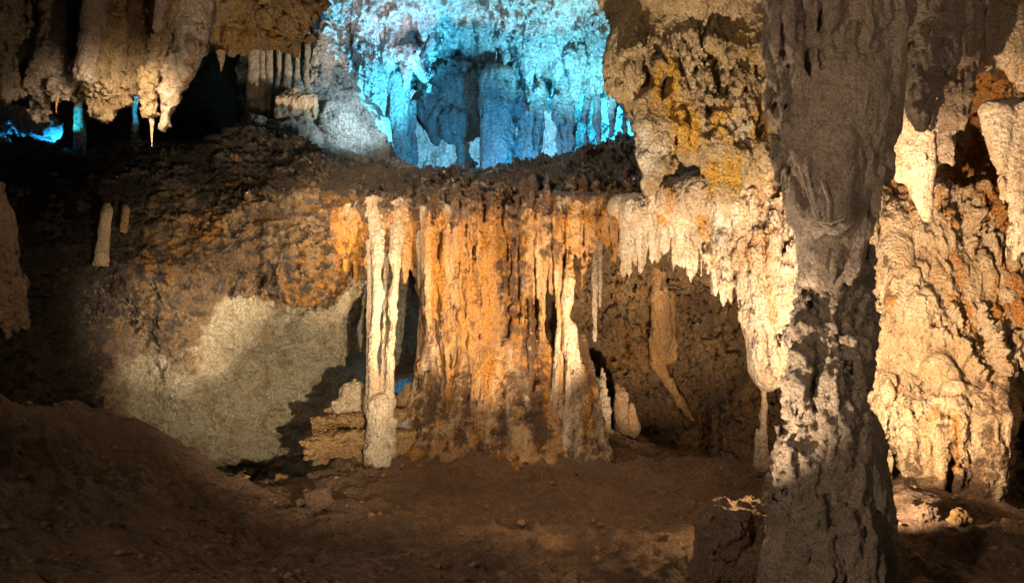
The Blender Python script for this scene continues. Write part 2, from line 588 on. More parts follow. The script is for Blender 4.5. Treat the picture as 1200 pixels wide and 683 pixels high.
ORANGE = (0.56, 0.255, 0.05)
M = {
    'wall': rock_mat('cream_wall', (0.60, 0.50, 0.34), (0.42, 0.32, 0.19), (0.10, 0.07, 0.045), ORANGE, 0.0, 0.1, 0.2, 0.7, 1.0, pale=None),
    'curtain': rock_mat('orange_flowstone', (0.60, 0.42, 0.23), (0.42, 0.22, 0.085), (0.11, 0.06, 0.03), ORANGE, 0.36, 0.42, 0.8, 0.8, 1.2, 0.34, 0.6, pale=(0.68, 0.57, 0.42)),
    'cream': rock_mat('cream_flowstone', (0.68, 0.56, 0.41), (0.52, 0.38, 0.24), (0.16, 0.10, 0.06), (0.62, 0.31, 0.08), 0.10, 0.16, 0.7, 0.8, 1.2, 0.5, 0.4, pale=(0.76, 0.70, 0.60)),
    'hang': rock_mat('yellow_stained_limestone', (0.56, 0.42, 0.23), (0.38, 0.25, 0.12), (0.12, 0.08, 0.045), (0.74, 0.40, 0.05), 0.10, 0.14, 0.2, 0.9, 1.2, pale=(0.66, 0.56, 0.43)),
    'pillar': rock_mat('grey_brown_limestone', (0.45, 0.34, 0.235), (0.29, 0.21, 0.14), (0.12, 0.085, 0.06), (0.4, 0.22, 0.10), 0.05, 0.16, 0.5, 0.9, 1.6, 0.6, 0.4),
    'rwall': rock_mat('golden_limestone', (0.64, 0.50, 0.33), (0.48, 0.33, 0.18), (0.12, 0.075, 0.045), (0.58, 0.26, 0.06), 0.20, 0.24, 0.4, 0.9, 1.3),
    'grey': rock_mat('grey_limestone', (0.48, 0.39, 0.29), (0.30, 0.235, 0.165), (0.10, 0.08, 0.06), (0.45, 0.25, 0.1), 0.0, 0.22, 0.5, 0.9, 1.4),
    'white': rock_mat('white_calcite', (0.82, 0.80, 0.78), (0.50, 0.48, 0.46), (0.12, 0.11, 0.11), (0.5, 0.4, 0.3), 0.0, 0.22, 0.6, 1.0, 0.8),
    'mud': rock_mat('cave_mud', (0.26, 0.155, 0.085), (0.16, 0.09, 0.048), (0.06, 0.038, 0.024), (0.32, 0.13, 0.05), 0.05, 0.26, 0.0, 1.0, 1.3, 0.6, 0.5),
    'boulder': rock_mat('brown_boulder', (0.38, 0.25, 0.15), (0.24, 0.15, 0.09), (0.05, 0.035, 0.025), (0.45, 0.2, 0.05), 0.1, 0.25, 0.0, 1.0, 1.3, 0.6, 0.4),
    'stone': rock_mat('fallen_stone', (0.52, 0.33, 0.15), (0.33, 0.19, 0.08), (0.08, 0.05, 0.03), ORANGE, 0.22, 0.25, 0.0, 0.9, 1.3),
}

ROUGH_BIG = ((0.28, 0.55, 4, 'fbm', 1), (0.16, 1.3, 4, 'billow', 1))
ROUGH_FINE = ((0.06, 4.0, 4, 'ridge', 0.8), (0.03, 11, 3, 'billow', 1))

# ------------------------------------------------------------------ cave floor
def sst(x, a, b):
    t = np.clip((x - a) / (b - a), 0, 1)
    return t * t * (3 - 2 * t)


def floor_z(x, y):
    z = np.zeros_like(x)
    # left bank
    bank = sst(-x, 2.6, 6.2) * (1 - sst(y, 11.8, 13.2))
    z += 1.45 * bank * sst(y, 5.0, 10.0)
    z += 0.45 * sst(-x, 0.5, 3.0) * (1 - sst(y, 7.0, 10.5)) * sst(y, 3, 7)
    # hollow under the left wall
    z -= 1.3 * sst(-x, 2.9, 3.5) * sst(y, 13.6, 14.4)
    # mound at the foot of the curtains
    z += 0.62 * np.exp(-((x + 0.15) / 1.7) ** 2 - ((y - 14.8) / 1.25) ** 2)
    z += 0.45 * np.exp(-((x - 1.5) / 1.2) ** 2 - ((y - 16.6) / 1.5) ** 2)
    z += 0.25 * np.exp(-((x + 2.6) / 1.2) ** 2 - ((y - 15.6) / 1.2) ** 2)
    # hollow on the right, behind the arch
    ln = y - (17.2 - 0.95 * (x - 1.8))
    z -= 1.6 * sst(ln, 0.0, 1.2) * sst(x, 1.6, 2.6)
    # right bank by the wall
    z += 0.55 * sst(x, 3.3, 4.2) * (1 - sst(x, 5.0, 7.5)) * sst(y, 8.0, 10.5) * (1 - sst(y, 12.5, 13.5))
    return z


nx, ny = 450, 480
gx = np.linspace(-15, 15, nx)
gy = 3.0 + (np.linspace(0, 1, ny) ** 1.5) * 23
X, Y = np.meshgrid(gx, gy, indexing='ij')
xx, yy = X.ravel(), Y.ravel()
pp = np.stack([xx, yy, 0 * xx], 1)
zz = floor_z(xx, yy) + layered(pp, ((0.20, 0.55, 4, 'fbm', 1), (0.15, 1.6, 5, 'ridge', 1), (0.05, 5, 4, 'billow', 1), (0.025, 14, 3, 'ridge', 1)))
V = np.stack([xx, yy, zz], 1)
ZG = zz.reshape(nx, ny)


def ground_at(x, y):
    fi = np.clip((x + 15) / 30 * (nx - 1), 0, nx - 1.001)
    fj = np.clip(((y - 3.0) / 23) ** (1 / 1.5) * (ny - 1), 0, ny - 1.001)
    return ZG[fi.astype(int), fj.astype(int)]


fo = link_mesh('cave_floor', V, grid_quads(nx, ny)[:, ::-1], M['mud'])
tag(fo, kind='structure')

# ------------------------------------------------------------------ rock bridge and the wall under it
cols = [
    # px, rim y, then (y, d) going down
    (-160, 175, [(215, 15.5), (260, 14), (300, 13), (340, 12.5), (390, 12.4), (440, 12.6), (500, 12.8), (580, 13.2)]),
    (-20, 178, [(215, 15.6), (260, 14.4), (300, 13.6), (345, 13.4), (395, 13.2), (445, 13.3), (500, 13.6), (580, 14.0)]),
    (70, 176, [(215, 16.0), (255, 15.2), (295, 14.9), (330, 15.0), (390, 15.2), (440, 15.0), (510, 15.2), (580, 15.5)]),
    (150, 170, [(205, 16.2), (250, 15.4), (295, 15.0), (325, 15.2), (380, 15.9), (440, 16.2), (515, 16.2), (590, 16.8)]),
    (220, 168, [(205, 16.2), (250, 15.4), (300, 15.0), (330, 15.3), (385, 15.8), (440, 16.3), (525, 17.0), (590, 17.8)]),
    (290, 150, [(200, 16.0), (245, 15.2), (290, 15.0), (330, 15.7), (390, 16.9), (450, 17.3), (528, 17.2), (590, 18.4)]),
    (360, 170, [(205, 16.0), (245, 15.1), (300, 14.7), (350, 15.1), (372, 16.9), (440, 17.6), (515, 17.6), (590, 18.4)]),
    (430, 193, [(220, 16.0), (250, 15.3), (290, 15.0), (318, 15.5), (345, 17.5), (430, 18.0), (500, 18.0), (590, 18.6)]),
    (500, 197, [(222, 15.9), (245, 15.2), (270, 15.1), (300, 15.7), (330, 18.2), (430, 19.0), (500, 18.6), (590, 18.6)]),
    (570, 194, [(220, 15.9), (240, 15.2), (262, 15.1), (290, 15.8), (330, 18.0), (430, 18.2), (500, 18.0), (590, 18.6)]),
    (640, 184, [(210, 15.8), (235, 15.1), (258, 15.1), (280, 16.0), (325, 18.2), (430, 18.6), (500, 18.6), (590, 19)]),
    (710, 170, [(200, 15.7), (228, 15.0), (250, 15.0), (275, 16.2), (320, 18.6), (430, 19.2), (500, 19.3), (590, 19.6)]),
    (780, 160, [(195, 15.5), (225, 14.6), (250, 14.5), (280, 15.8), (320, 18.6), (430, 19.4), (500, 19.6), (590, 19.8)]),
    (850, 150, [(190, 15.2), (225, 14.2), (255, 14.0), (290, 15.2), (330, 18.2), (430, 19.0), (500, 19.3), (590, 19.6)]),
    (930, 140, [(190, 14.8), (225, 13.8), (260, 13.6), (300, 14.6), (340, 17.0), (430, 17.8), (500, 18.2), (590, 18.6)]),
    (1040, 130, [(190, 14.4), (225, 13.4), (260, 13.2), (300, 13.6), (340, 14.6), (430, 15.2), (500, 15.6), (590, 16.0)]),
]
rows = []
rows.append([(px, 232, 36) for px, r, l in cols])
rows.append([(px, 232, 26) for px, r, l in cols])
rows.append([(px, r + 40, 20.0) for px, r, l in cols])
rows.append([(px, r + 2, 17.2) for px, r, l in cols])
for k in range(8):
    rows.append([(px, l[k][0], l[k][1]) for px, r, l in cols])


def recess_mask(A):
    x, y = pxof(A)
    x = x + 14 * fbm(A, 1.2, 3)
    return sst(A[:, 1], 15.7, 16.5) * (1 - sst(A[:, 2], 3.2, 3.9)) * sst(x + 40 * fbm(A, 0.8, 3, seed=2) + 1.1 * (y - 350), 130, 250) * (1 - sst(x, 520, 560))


def deep_mask(A):
    return sst(A[:, 1], 16.0, 17.0) * (1 - sst(A[:, 2], 3.3, 3.9)) * sst(A[:, 0], 0.8, 1.6)


def bridge_stain(A):
    x, y = pxof(A)
    a = np.zeros((len(A), 3), np.float32)
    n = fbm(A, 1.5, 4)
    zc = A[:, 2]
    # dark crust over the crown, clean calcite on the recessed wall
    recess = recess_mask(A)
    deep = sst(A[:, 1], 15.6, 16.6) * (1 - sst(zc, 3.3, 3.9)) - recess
    lf = 1 - sst(x, 60, 230)  # shade of the unlit left side, painted into the crust colour
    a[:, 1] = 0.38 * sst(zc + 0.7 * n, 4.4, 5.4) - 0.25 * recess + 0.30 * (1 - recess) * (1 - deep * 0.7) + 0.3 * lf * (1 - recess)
    a[:, 0] = spots(A, [(P(300, 196, 16), 0.6, 1.3), (P(375, 350, 15), 0.8, 0.7), (P(430, 270, 15.1), 0.8, 0.8), (P(240, 270, 15.2), 0.35, 1.0),  # first spot: orange ledge patch, stain and lamplight painted together
                        (P(180, 290, 15.2), 0.7, 0.5), (P(520, 250, 15), 1.0, 1.0), (P(640, 240, 15), 1.2, 1.0), (P(400, 230, 15.2), 0.7, 0.8)]) - 0.5 * recess
    a[:, 1] += recess * (0.10 + 0.6 * fbm(A, 1.1, 4, seed=6))
    a[:, 0] += recess * 0.25 * fbm(A, 1.8, 3, seed=8)
    a[:, 0] += 0.3 * deep_mask(A) * (0.3 + 1.5 * fbm(A, 1.5, 3, 'fbm', 0.5, (1, 1, 0.25)))
    a[:, 2] = recess * (1.1 + 0.6 * fbm(A, 0.8, 3, seed=4)) - 0.1 * deep
    return a


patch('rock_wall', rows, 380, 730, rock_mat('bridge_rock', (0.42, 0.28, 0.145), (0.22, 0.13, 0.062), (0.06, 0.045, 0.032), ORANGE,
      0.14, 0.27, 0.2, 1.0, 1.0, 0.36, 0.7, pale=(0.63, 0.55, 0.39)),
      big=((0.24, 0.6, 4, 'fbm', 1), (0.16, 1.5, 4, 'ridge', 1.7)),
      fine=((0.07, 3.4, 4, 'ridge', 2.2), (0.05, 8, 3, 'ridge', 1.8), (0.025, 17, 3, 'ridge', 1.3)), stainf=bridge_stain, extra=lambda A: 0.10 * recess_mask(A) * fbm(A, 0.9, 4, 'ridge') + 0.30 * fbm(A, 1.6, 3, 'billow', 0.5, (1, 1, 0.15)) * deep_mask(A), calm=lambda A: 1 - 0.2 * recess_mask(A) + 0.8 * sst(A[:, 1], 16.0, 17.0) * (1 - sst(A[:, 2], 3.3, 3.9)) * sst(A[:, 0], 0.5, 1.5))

# ------------------------------------------------------------------ front roof above the frame
roof = []
for y, zf in ((0, 5.2), (3, 5.4), (6, 6.0), (8.5, 6.6), (11, 7.6), (14, 8.7), (17, 9.8), (20, 11.2)):
    roof.append([(x, y, zf + 0.25 * math.sin(x * 0.7 + y)) for x in (-14, -10, -7, -4, -1, 2, 5, 8, 11, 14)])
patch('cave_roof', roof, 130, 160, M['grey'], big=((0.3, 0.6, 4, 'billow', 1),), fine=((0.08, 3, 4, 'ridge', 1),), world=True, flip=True)

# ------------------------------------------------------------------ right wall
rw = []
for y, ds in ((-120, 10.6), (-40, 11.4), (30, 12.2), (100, 13.2), (170, 13.3), (230, 12.3), (300, 12.0), (370, 11.8), (430, 11.5), (490, 11.4), (545, 11.6), (590, 12.1), (660, 12.8)):
    r = []
    for px, dd in ((960, 2.2), (1000, 0.9), (1040, 0.3), (1080, 0.1), (1120, -0.1), (1160, 0.0), (1190, 0.1), (1230, 0.0), (1290, -0.6), (1380, -1.6), (1500, -3.2)):
        hole = 0
        if 480 <= y <= 560 and px in (1190, 1230): hole = 2.6
        if px == 1120 and y in (100, 170): hole = 0.9
        r.append((px, y, ds + dd + hole))
    rw.append(r)


def rw_stain(A):
    a = np.zeros((len(A), 3), np.float32)
    a[:, 0] = spots(A, [(P(1160, 190, 13), 0.9, 1.2), (P(1110, 200, 13), 0.8, 1.0), (P(1190, 90, 12.5), 0.8, 1.0), (P(1150, 240, 12.4), 0.5, 0.8), (P(1095, 500, 11.5), 0.4, 0.5)])
    a[:, 1] = 0.3 * sst(-A[:, 2], -1.2, -0.2)
    return a


patch('rock_wall', rw, 400, 340, M['rwall'],
      big=((0.35, 0.8, 4, 'billow', 0.6), (0.26, 2.2, 4, 'billow', 0.40)),
      fine=((0.11, 4.2, 4, 'ridge', 0.5), (0.045, 11, 3, 'billow', 0.8), (0.02, 24, 2, 'billow', 1)), stainf=rw_stain)

# ------------------------------------------------------------------ far upper chamber
uc = []
prof = [(-120, 17.5), (-50, 18.6), (0, 19.8), (35, 20.8), (70, 22.0), (95, 24.5), (110, 28.5), (140, 31.5), (175, 32.2), (215, 32.2)]
for y, ds in prof:
    r = []
    for px, dy, f in ((280, 30, 0.0), (340, 20, 0.15), (385, 10, 0.35), (430, 5, 0.7), (480, -5, 1.0), (540, -15, 1.0), (600, 5, 1.0), (650, 10, 0.75), (690, 10, 0.5), (730, 15, 0.35), (780, 20, 0.2), (840, 30, 0.0)):
        d = 20.5 + (ds - 20.5) * f if ds > 20.5 else ds
        r.append((px, y + (dy if 0 <= y <= 110 else 0), d))
    uc.append(r)
patch('upper_chamber_wall', uc, 360, 520, M['white'],
      big=((0.35, 0.6, 4, 'billow', 0.8), (0.30, 1.5, 4, 'ridge', 0.4)),
      fine=((0.12, 3.6, 4, 'ridge', 0.4), (0.04, 9, 3, 'billow', 0.7)))
# far wall of the passage behind the left stalactites
ul = []
for y, ds in ((-100, 18), (-20, 20), (40, 22), (100, 23.5), (150, 24), (215, 24)):
    ul.append([(px, y, ds + dd) for px, dd in ((-300, -6), (-120, -3), (0, -1), (60, -0.5), (120, 0.5), (190, 2.5), (250, 4.0), (300, 1), (360, -2))])
patch('passage_wall', ul, 140, 260, M['grey'], big=((0.4, 0.7, 4, 'billow', 0.7),), fine=((0.12, 3, 4, 'ridge', 0.5),))

# ------------------------------------------------------------------ builders for formations
def formation(name, prims, h, mat, label=None, cat=None, k=0.12, layers=(), fine=(), parent=None, origin=None, group=None, stainf=None, strand=None, tops=None):
    """strand: name of the child each numbered strand becomes; tops: {id: (name, label, category, group)} strands that are things"""
    v, q = sdf_mesh(prims, h, k, layers, fine)
    at = stainf(v) if stainf else None
    if strand is None and tops is None:
        if origin is None:
            origin = np.array([v[:, 0].mean(), v[:, 1].mean(), v[:, 2].min()]) if parent is None else np.array(parent.location)
        o = link_mesh(name, v, q, mat, parent, origin, attr=at)
        if parent is None: tag(o, label, cat, group)
        return o
    nr = vnormals(v, q)
    ids, own = split_parts(v, q, prims)
    for kk in range(len(ids) + 1):
        qq = q[own == kk]
        if len(qq) < 12: continue
        u, inv = np.unique(qq.ravel(), return_inverse=True)
        vv = v[u]
        isb = kk == 0
        tp = tops and not isb and tops.get(ids[kk - 1])
        par = None if tp or parent is None else parent
        org = np.array([vv[:, 0].mean(), vv[:, 1].mean(), vv[:, 2].max()]) if par is None or not isb else np.array(parent.location)
        o = link_mesh(name if isb else (tp[0] if tp else strand), vv, inv.reshape(-1, 4), mat, par, org, attr=None if at is None else at[u], nrm=nr[u])
        if tp: tag(o, *tp[1:])
        elif par is None: tag(o, label, cat, group)


TL = ((0.22, 5, 3, 'billow', 0.35), (0.12, 14, 2, 'ridge', 0.5))


def spindle(name, pts, mat, label=None, cat=None, group=None, parent=None, seg=16, rough=1.0, flat=1.0, lay=None):
    """pts: (px, py, d, radius in px) from top to bottom"""
    c = [P(a, b, d) for a, b, d, r in pts]
    rr = [r * d / 1000 for a, b, d, r in pts]
    rm = max(rr)
    lay = lay or ((0.30 * rm * rough, 0.35 / rm, 3, 'billow', 0.4), (0.10 * rm * rough, 1.2 / rm, 3, 'ridge', 0.45))
    rings = int(max(12, min(150, np.linalg.norm(c[0] - c[-1]) / (0.0022 * pts[0][2]))))
    v, q, t = tube(c, rr, seg, rings, lay, flat)
    org = np.array(c[0]) if parent is None else np.array(c[0])
    o = link_mesh(name, v, q, mat, parent, org, tris=t)
    if parent is None: tag(o, label, cat, group)
    return o


rnd = random.Random(11)

# ------------------------------------------------------------------ foreground pillar
pil = empty('stone_pillar', P(985, 690, 7.8), 'massive dark grey brown pillar joining floor and roof in the right foreground', 'pillar')
PF = ((0.05, 5, 4, 'ridge', 0.35), (0.02, 14, 3, 'billow', 0.7))
rq = random.Random(4)
LOWSTR = []
for k in range(46):
    y0 = rq.uniform(380, 620); cx = float(np.interp(y0, [380, 480, 600, 690], [968, 972, 978, 982])); hw = float(np.interp(y0, [380, 480, 600, 690], [42, 50, 62, 78]))
    u = rq.uniform(-.95, .95); r = rq.uniform(4, 10); L_ = rq.uniform(40, 130); px = cx + u * hw
    dd = 7.9 - 0.5 * math.sqrt(1 - u * u) * (hw / 55) - 0.05
    LOWSTR += chain([(px, y0, dd + .12, r * .5), (px + u * 4 + rq.uniform(-3, 3), y0 + L_ * .4, dd, r), (px + u * 9 + rq.uniform(-3, 3), y0 + L_ * .8, dd - .05, r * 1.1), (px + u * 12, y0 + L_, dd, r * .5)])
formation('shaft', [
    C(972, 330, 962, 410, 7.9, 30, 34), C(984, 320, 978, 440, 8.0, 26, 32), C(962, 400, 972, 480, 7.8, 34, 40),
    C(946, 340, 936, 400, 7.9, 9, 16), C(970, 470, 968, 560, 7.8, 42, 58), C(985, 500, 1000, 620, 7.8, 34, 50), C(960, 540, 950, 690, 7.7, 48, 60),
    C(1000, 580, 1020, 700, 7.8, 36, 48), C(940, 600, 925, 700, 7.6, 30, 36), C(985, 620, 985, 720, 7.5, 45, 55),
    E(945, 470, 7.7, 28, 22), E(1000, 430, 7.9, 20, 45), E(960, 505, 7.6, 30, 26), E(918, 655, 7.5, 22, 30), E(1012, 520, 7.9, 18, 40),
    C(1000, 300, 1000, 420, 8.1, 18, 24),
] + LOWSTR, 0.022, M['pillar'], k=0.07, layers=((0.06, 2.0, 3, 'fbm', 0.5), (0.075, 4.5, 4, 'billow', 0.32)), fine=((0.045, 9, 4, 'ridge', 0.45), (0.015, 24, 3, 'ridge', 0.8)), parent=pil)
rp = random.Random(9)
PILSTR = []
for k in range(34):
    px = rp.uniform(908, 1050); y0 = rp.uniform(-60, 170); y1 = min(y0 + rp.uniform(70, 190), float(np.interp(px, [908, 940, 1000, 1050], [230, 325, 325, 190]))); r = rp.uniform(4, 10)
    dd = 7.55 - 0.52 * math.sqrt(max(0, 1 - ((px - 975) / 85) ** 2)) * float(np.interp((y0 + y1) / 2, [0, 120, 250, 330], [1, .95, .6, .3]))
    PILSTR += chain([(px - 2, y0, dd + .12, r * .6), (px + rp.uniform(-2, 2), y0 * .6 + y1 * .4, dd, r), (px + rp.uniform(-2, 2), y0 * .3 + y1 * .7, dd + .01, r * .9), (px + rp.uniform(-3, 3), y1, dd + .06, r * .3)])
formation('hanging_shaft', [
    C(975, -80, 972, 120, 7.6, 74, 66), C(935, -60, 945, 230, 7.5, 36, 26), C(1010, -60, 1010, 150, 7.6, 42, 40),
    C(972, 120, 975, 240, 7.4, 58, 40), C(1015, 120, 1000, 270, 7.6, 34, 22), C(955, 180, 962, 318, 7.6, 36, 24), C(985, 230, 985, 310, 7.6, 28, 20),
    C(940, 200, 948, 325, 7.7, 18, 9), C(1005, 250, 996, 330, 7.8, 14, 8), C(922, 60, 930, 260, 7.7, 18, 10), C(1035, 30, 1030, 200, 7.7, 22, 12),
    C(915, -60, 912, 120, 7.8, 16, 12), C(1050, -60, 1042, 150, 7.8, 16, 14),
] + PILSTR, 0.024, M['pillar'], k=0.06, layers=((0.05, 1.6, 3, 'fbm', 0.35), (0.06, 4.5, 3, 'billow', 0.22)), fine=((0.022, 10, 3, 'ridge', 0.3), (0.006, 28, 2, 'fbm', 1)), parent=pil)
formation('drapery', [
    C(948, 120, 951, 165, 7.4, 6, 11, 7.14), C(951, 165, 962, 258, 7.14, 11, 5, 7.1), C(965, 100, 967, 160, 7.42, 10, 19, 7.12), C(967, 160, 972, 262, 7.12, 19, 8, 7.05), C(984, 95, 983, 165, 7.42, 12, 20, 7.12), C(983, 165, 986, 256, 7.12, 20, 11, 7.05),
    C(940, 150, 955, 250, 7.15, 8, 4), C(968, 20, 975, 180, 7.42, 20, 26), C(985, -20, 984, 150, 7.35, 12, 16), C(950, 40, 955, 160, 7.35, 9, 12),
], 0.018, M['pillar'], k=0.035, layers=((0.02, 3, 3, 'fbm', 0.3),), fine=((0.010, 12, 3, 'ridge', 0.3),), parent=pil)

formation('drapery_rim', [C(936, 190, 946, 226, 6.98, 1.4, 1.4), C(946, 226, 958, 259, 6.98, 1.4, 1.6), C(958, 259, 974, 262, 6.96, 1.6, 1.8), C(974, 262, 989, 256, 6.95, 1.8, 1.4), C(962, 212, 971, 236, 6.93, 1.2, 1.3), C(971, 236, 970, 260, 6.94, 1.3, 1.3)],
          0.006, M['cream'], k=0.006, layers=((0.004, 14, 2, 'fbm', 1),), parent=pil)
# stalactites and masses right of the pillar
RS = ((0.06, 3.0, 3, 'billow', 0.3), (0.03, 8, 2, 'ridge', 0.4))
RFn = ((0.02, 12, 3, 'billow', 0.5),)
formation('stalactite', [C(1085, -90, 1090, 60, 8.6, 42, 34), C(1090, 60, 1078, 130, 8.6, 30, 16), C(1060, -80, 1062, 90, 8.7, 24, 14), C(1115, -80, 1112, 60, 8.7, 20, 12), C(1075, 110, 1080, 150, 8.7, 12, 6)],
          0.026, M['pillar'], 'broad dark grey brown stalactite mass hanging right beside the foreground pillar', 'stalactite', 0.06, RS, RFn)
formation('stalactite', [C(1095, 60, 1075, 140, 10.2, 28, 26), C(1070, 140, 1075, 190, 10.3, 28, 22), C(1075, 190, 1086, 255, 10.4, 22, 5), C(1052, 150, 1058, 200, 10.4, 10, 14), C(1100, 130, 1095, 190, 10.4, 14, 8)],
          0.026, M['cream'], 'pale cream cone shaped stalactite with a pointed tip in front of the golden right wall', 'stalactite', 0.06, RS, RFn)
formation('stalactite', [C(1135, -80, 1128, 60, 9.6, 22, 20), C(1128, 60, 1115, 130, 9.7, 22, 16), C(1115, 130, 1108, 185, 9.8, 14, 4)],
          0.026, M['pillar'], 'brown stalactite leaning over the dark recess of the right wall', 'stalactite', 0.05, RS, RFn)
formation('stalactite', [C(1136, -60, 1138, 62, 9.0, 9, 6), C(1148, -60, 1146, 40, 9.2, 8, 6)],
          0.02, M['pillar'], 'thin blunt grey stalactite ending above the broken pale flake', 'stalactite', 0.04, ((0.015, 6, 3, 'billow', 0.3),), ())
formation('drapery', [C(1190, -60, 1180, 60, 10.2, 26, 22), C(1215, -40, 1210, 80, 10.2, 30, 20), C(1168, 20, 1164, 84, 10.2, 10, 4), C(1185, 60, 1188, 92, 10.2, 16, 6), C(1205, 60, 1200, 100, 10.2, 14, 8)],
          0.026, M['rwall'], 'brown drapery with rusty patches at the upper right edge', 'drapery', 0.05, RS, RFn)
formation('drapery', [C(1165, 130, 1240, 130, 10.6, 12, 14), C(1160, 130, 1168, 185, 10.6, 12, 8), C(1175, 135, 1180, 230, 10.6, 14, 9), C(1190, 135, 1192, 300, 10.6, 14, 7), C(1205, 140, 1204, 270, 10.6, 16, 10), C(1222, 140, 1222, 320, 10.6, 16, 10), C(1168, 180, 1176, 225, 10.6, 6, 3)],
          0.026, M['cream'], 'long pale fluted drapery hanging at the right edge below a ledge', 'drapery', 0.04, ((0.05, 3.0, 3, 'billow', 0.25), (0.03, 8, 2, 'ridge', 0.3)), RFn)
formation('rock_flake', [C(1134, 88, 1160, 78, 9.6, 2.5, 3.5), C(1142, 86, 1158, 80, 9.7, 3.5, 3)], 0.012, M['cream'],
          'thin pale broken flake jutting out above the dark recess at upper right', 'rock', 0.02, ((0.008, 9, 2, 'fbm', 1),))

# dripstone growing over the right wall
def drip_stain(A):
    a = np.zeros((len(A), 3), np.float32)
    a[:, 0] = 1.1 * fbm(A, 1.8, 3, 'fbm', 0.5, (1, 1, 0.3)) - 0.05
    a[:, 1] = 0.8 * fbm(A, 1.5, 3, 'fbm', 0.5, (1, 1, 0.5), 4) + 0.2 * (1 - sst(A[:, 2], 0.4, 1.5))
    a[:, 2] = 0.4 * spots(A, [(P(1150, 560, 11.2), 0.5, 1.2), (P(1060, 360, 11.8), 0.8, 1.0)])
    return a


rd = random.Random(5)
pr = []
sid = 0
for k in range(120):
    px = rd.uniform(1012, 1235); y0 = rd.uniform(215, 520); L_ = rd.choice([40, 70, 110, 160]) * rd.uniform(.8, 1.2); r = rd.choice([3.5, 5, 7, 10, 15]) * rd.uniform(.85, 1.15)
    y1 = min(y0 + L_, 612 if px > 1120 else 590)
    if px > 1172 and y1 > 455: y1 = 450
    if y1 - y0 < 25: continue
    db = float(np.interp(y0, [170, 230, 300, 370, 430, 490, 545], [13.0, 12.4, 12.1, 11.9, 11.6, 11.45, 11.5])) + (0.5 if px < 1035 else 0) - rd.uniform(0.0, 0.22)
    n = max(4, int((y1 - y0) / 20)); ys = np.linspace(y0, y1, n); x = px; pts = []
    for i in range(n):
        x += rd.uniform(-3, 3)
        pts.append((x, ys[i], db + (.25 if i == 0 else rd.uniform(-.05, .05) - .1 * i / n), r * (0.3 if i == n - 1 else rd.uniform(.65, 1.3))))
    pr += chain(pts, sid); sid += 1
for px, y0, y1, r in ((1132, 520, 590, 6), (1140, 500, 600, 7), (1149, 520, 605, 5), (1157, 495, 612, 8), (1166, 510, 600, 5), (1173, 490, 618, 7), (1120, 500, 600, 10), (1100, 520, 605, 12), (1082, 520, 585, 9), (1066, 520, 575, 10)):
    pr += chain([(px, y0 - 40, 11.2, r * 1.3), (px + 1, y0, 10.95, r * 1.2), (px + 1, (y0 + y1) / 2, 10.9, r * .9), (px, y1 - 8, 10.92, r * .8), (px, y1, 10.95, r * .6)], sid); sid += 1
pr += [E(1110, 400, 12.2, 90, 120, 40), E(1090, 500, 12.0, 70, 60, 40), E(1150, 480, 11.9, 34, 90, 40)]
wd = empty('wall_flowstone', P(1110, 600, 11.2), 'golden dripping flowstone of lobes and drips covering the right wall behind the pillar', 'flowstone')
formation('body', pr, 0.026, M['rwall'], k=0.06, layers=((0.10, 1.7, 3, 'fbm', 0.4), (0.06, 4.2, 3, 'billow', 0.28)), fine=((0.035, 10, 3, 'ridge', 0.3), (0.016, 22, 2, 'billow', 0.7)), parent=wd, stainf=drip_stain, strand='drip')

# ------------------------------------------------------------------ hanging mass left of the pillar
hm = empty('hanging_rock', P(820, -60, 11.6), 'large pitted rock mass with yellow stains hanging from the roof left of the pillar', 'hanging rock')


def hang_stain(A):
    a = np.zeros((len(A), 3), np.float32)
    a[:, 0] = spots(A, [(P(790, 160, 11), 0.42, 1.5), (P(775, 100, 11), 0.25, 0.8), (P(850, 150, 11), 0.3, 0.9), (P(885, 150, 11), 0.25, 1.0), (P(830, 205, 11), 0.35, 0.8), (P(870, 60, 11), 0.5, 0.4)])
    a[:, 1] = 0.2 * spots(A, [(P(725, 60, 11.2), 0.5, 1.0), (P(830, 225, 11.4), 0.4, 0.5)]) - 0.5 * spots(A, [(P(760, 175, 11.2), 0.6, 1.0)])
    a[:, 2] = spots(A, [(P(755, 180, 11.2), 0.5, 1.3), (P(865, 150, 11), 0.3, 0.9)])
    return a


pr = [
    E(815, -30, 12.0, 110, 110, 110), E(770, 70, 11.8, 55, 75, 60), E(740, 70, 11.6, 28, 45), E(835, 100, 11.8, 75, 95, 60), E(880, 60, 11.7, 55, 110, 60),
    E(775, 145, 11.7, 30, 40), E(755, 120, 11.6, 14, 30), E(815, 175, 11.5, 30, 22), E(850, 190, 11.6, 34, 34), E(885, 185, 11.6, 28, 36),
]
sid = 0
for px, y0, y1, r in ((764, 120, 224, 9), (772, 130, 210, 8), (780, 130, 200, 8), (790, 140, 208, 7), (756, 110, 190, 8), (808, 150, 206, 7), (820, 120, 214, 6), (838, 170, 232, 8), (856, 180, 234, 7), (866, 180, 230, 6), (861, 120, 190, 9), (884, 130, 222, 7), (800, 110, 196, 9), (833, 50, 120, 9), (822, 60, 145, 7), (812, 40, 104, 7),
                      (788, 50, 120, 9), (846, 140, 228, 9), (872, 110, 168, 8), (770, 80, 152, 9), (898, 140, 222, 7), (750, 90, 150, 9), (740, 60, 112, 8), (826, 150, 205, 8), (858, 60, 112, 7), (880, 30, 100, 8), (900, 60, 140, 7)):
    j = rnd.uniform(-2, 2)
    pr += chain([(px, y0 - 20, 11.3, r * 1.3), (px + j, y0 + 5, 11.05, r * 1.1), (px + j, (y0 + y1) / 2, 10.98, r * .85), (px, y1 - 8, 10.98, r * .45), (px, y1, 10.98, r * .2)], sid)
    sid += 1
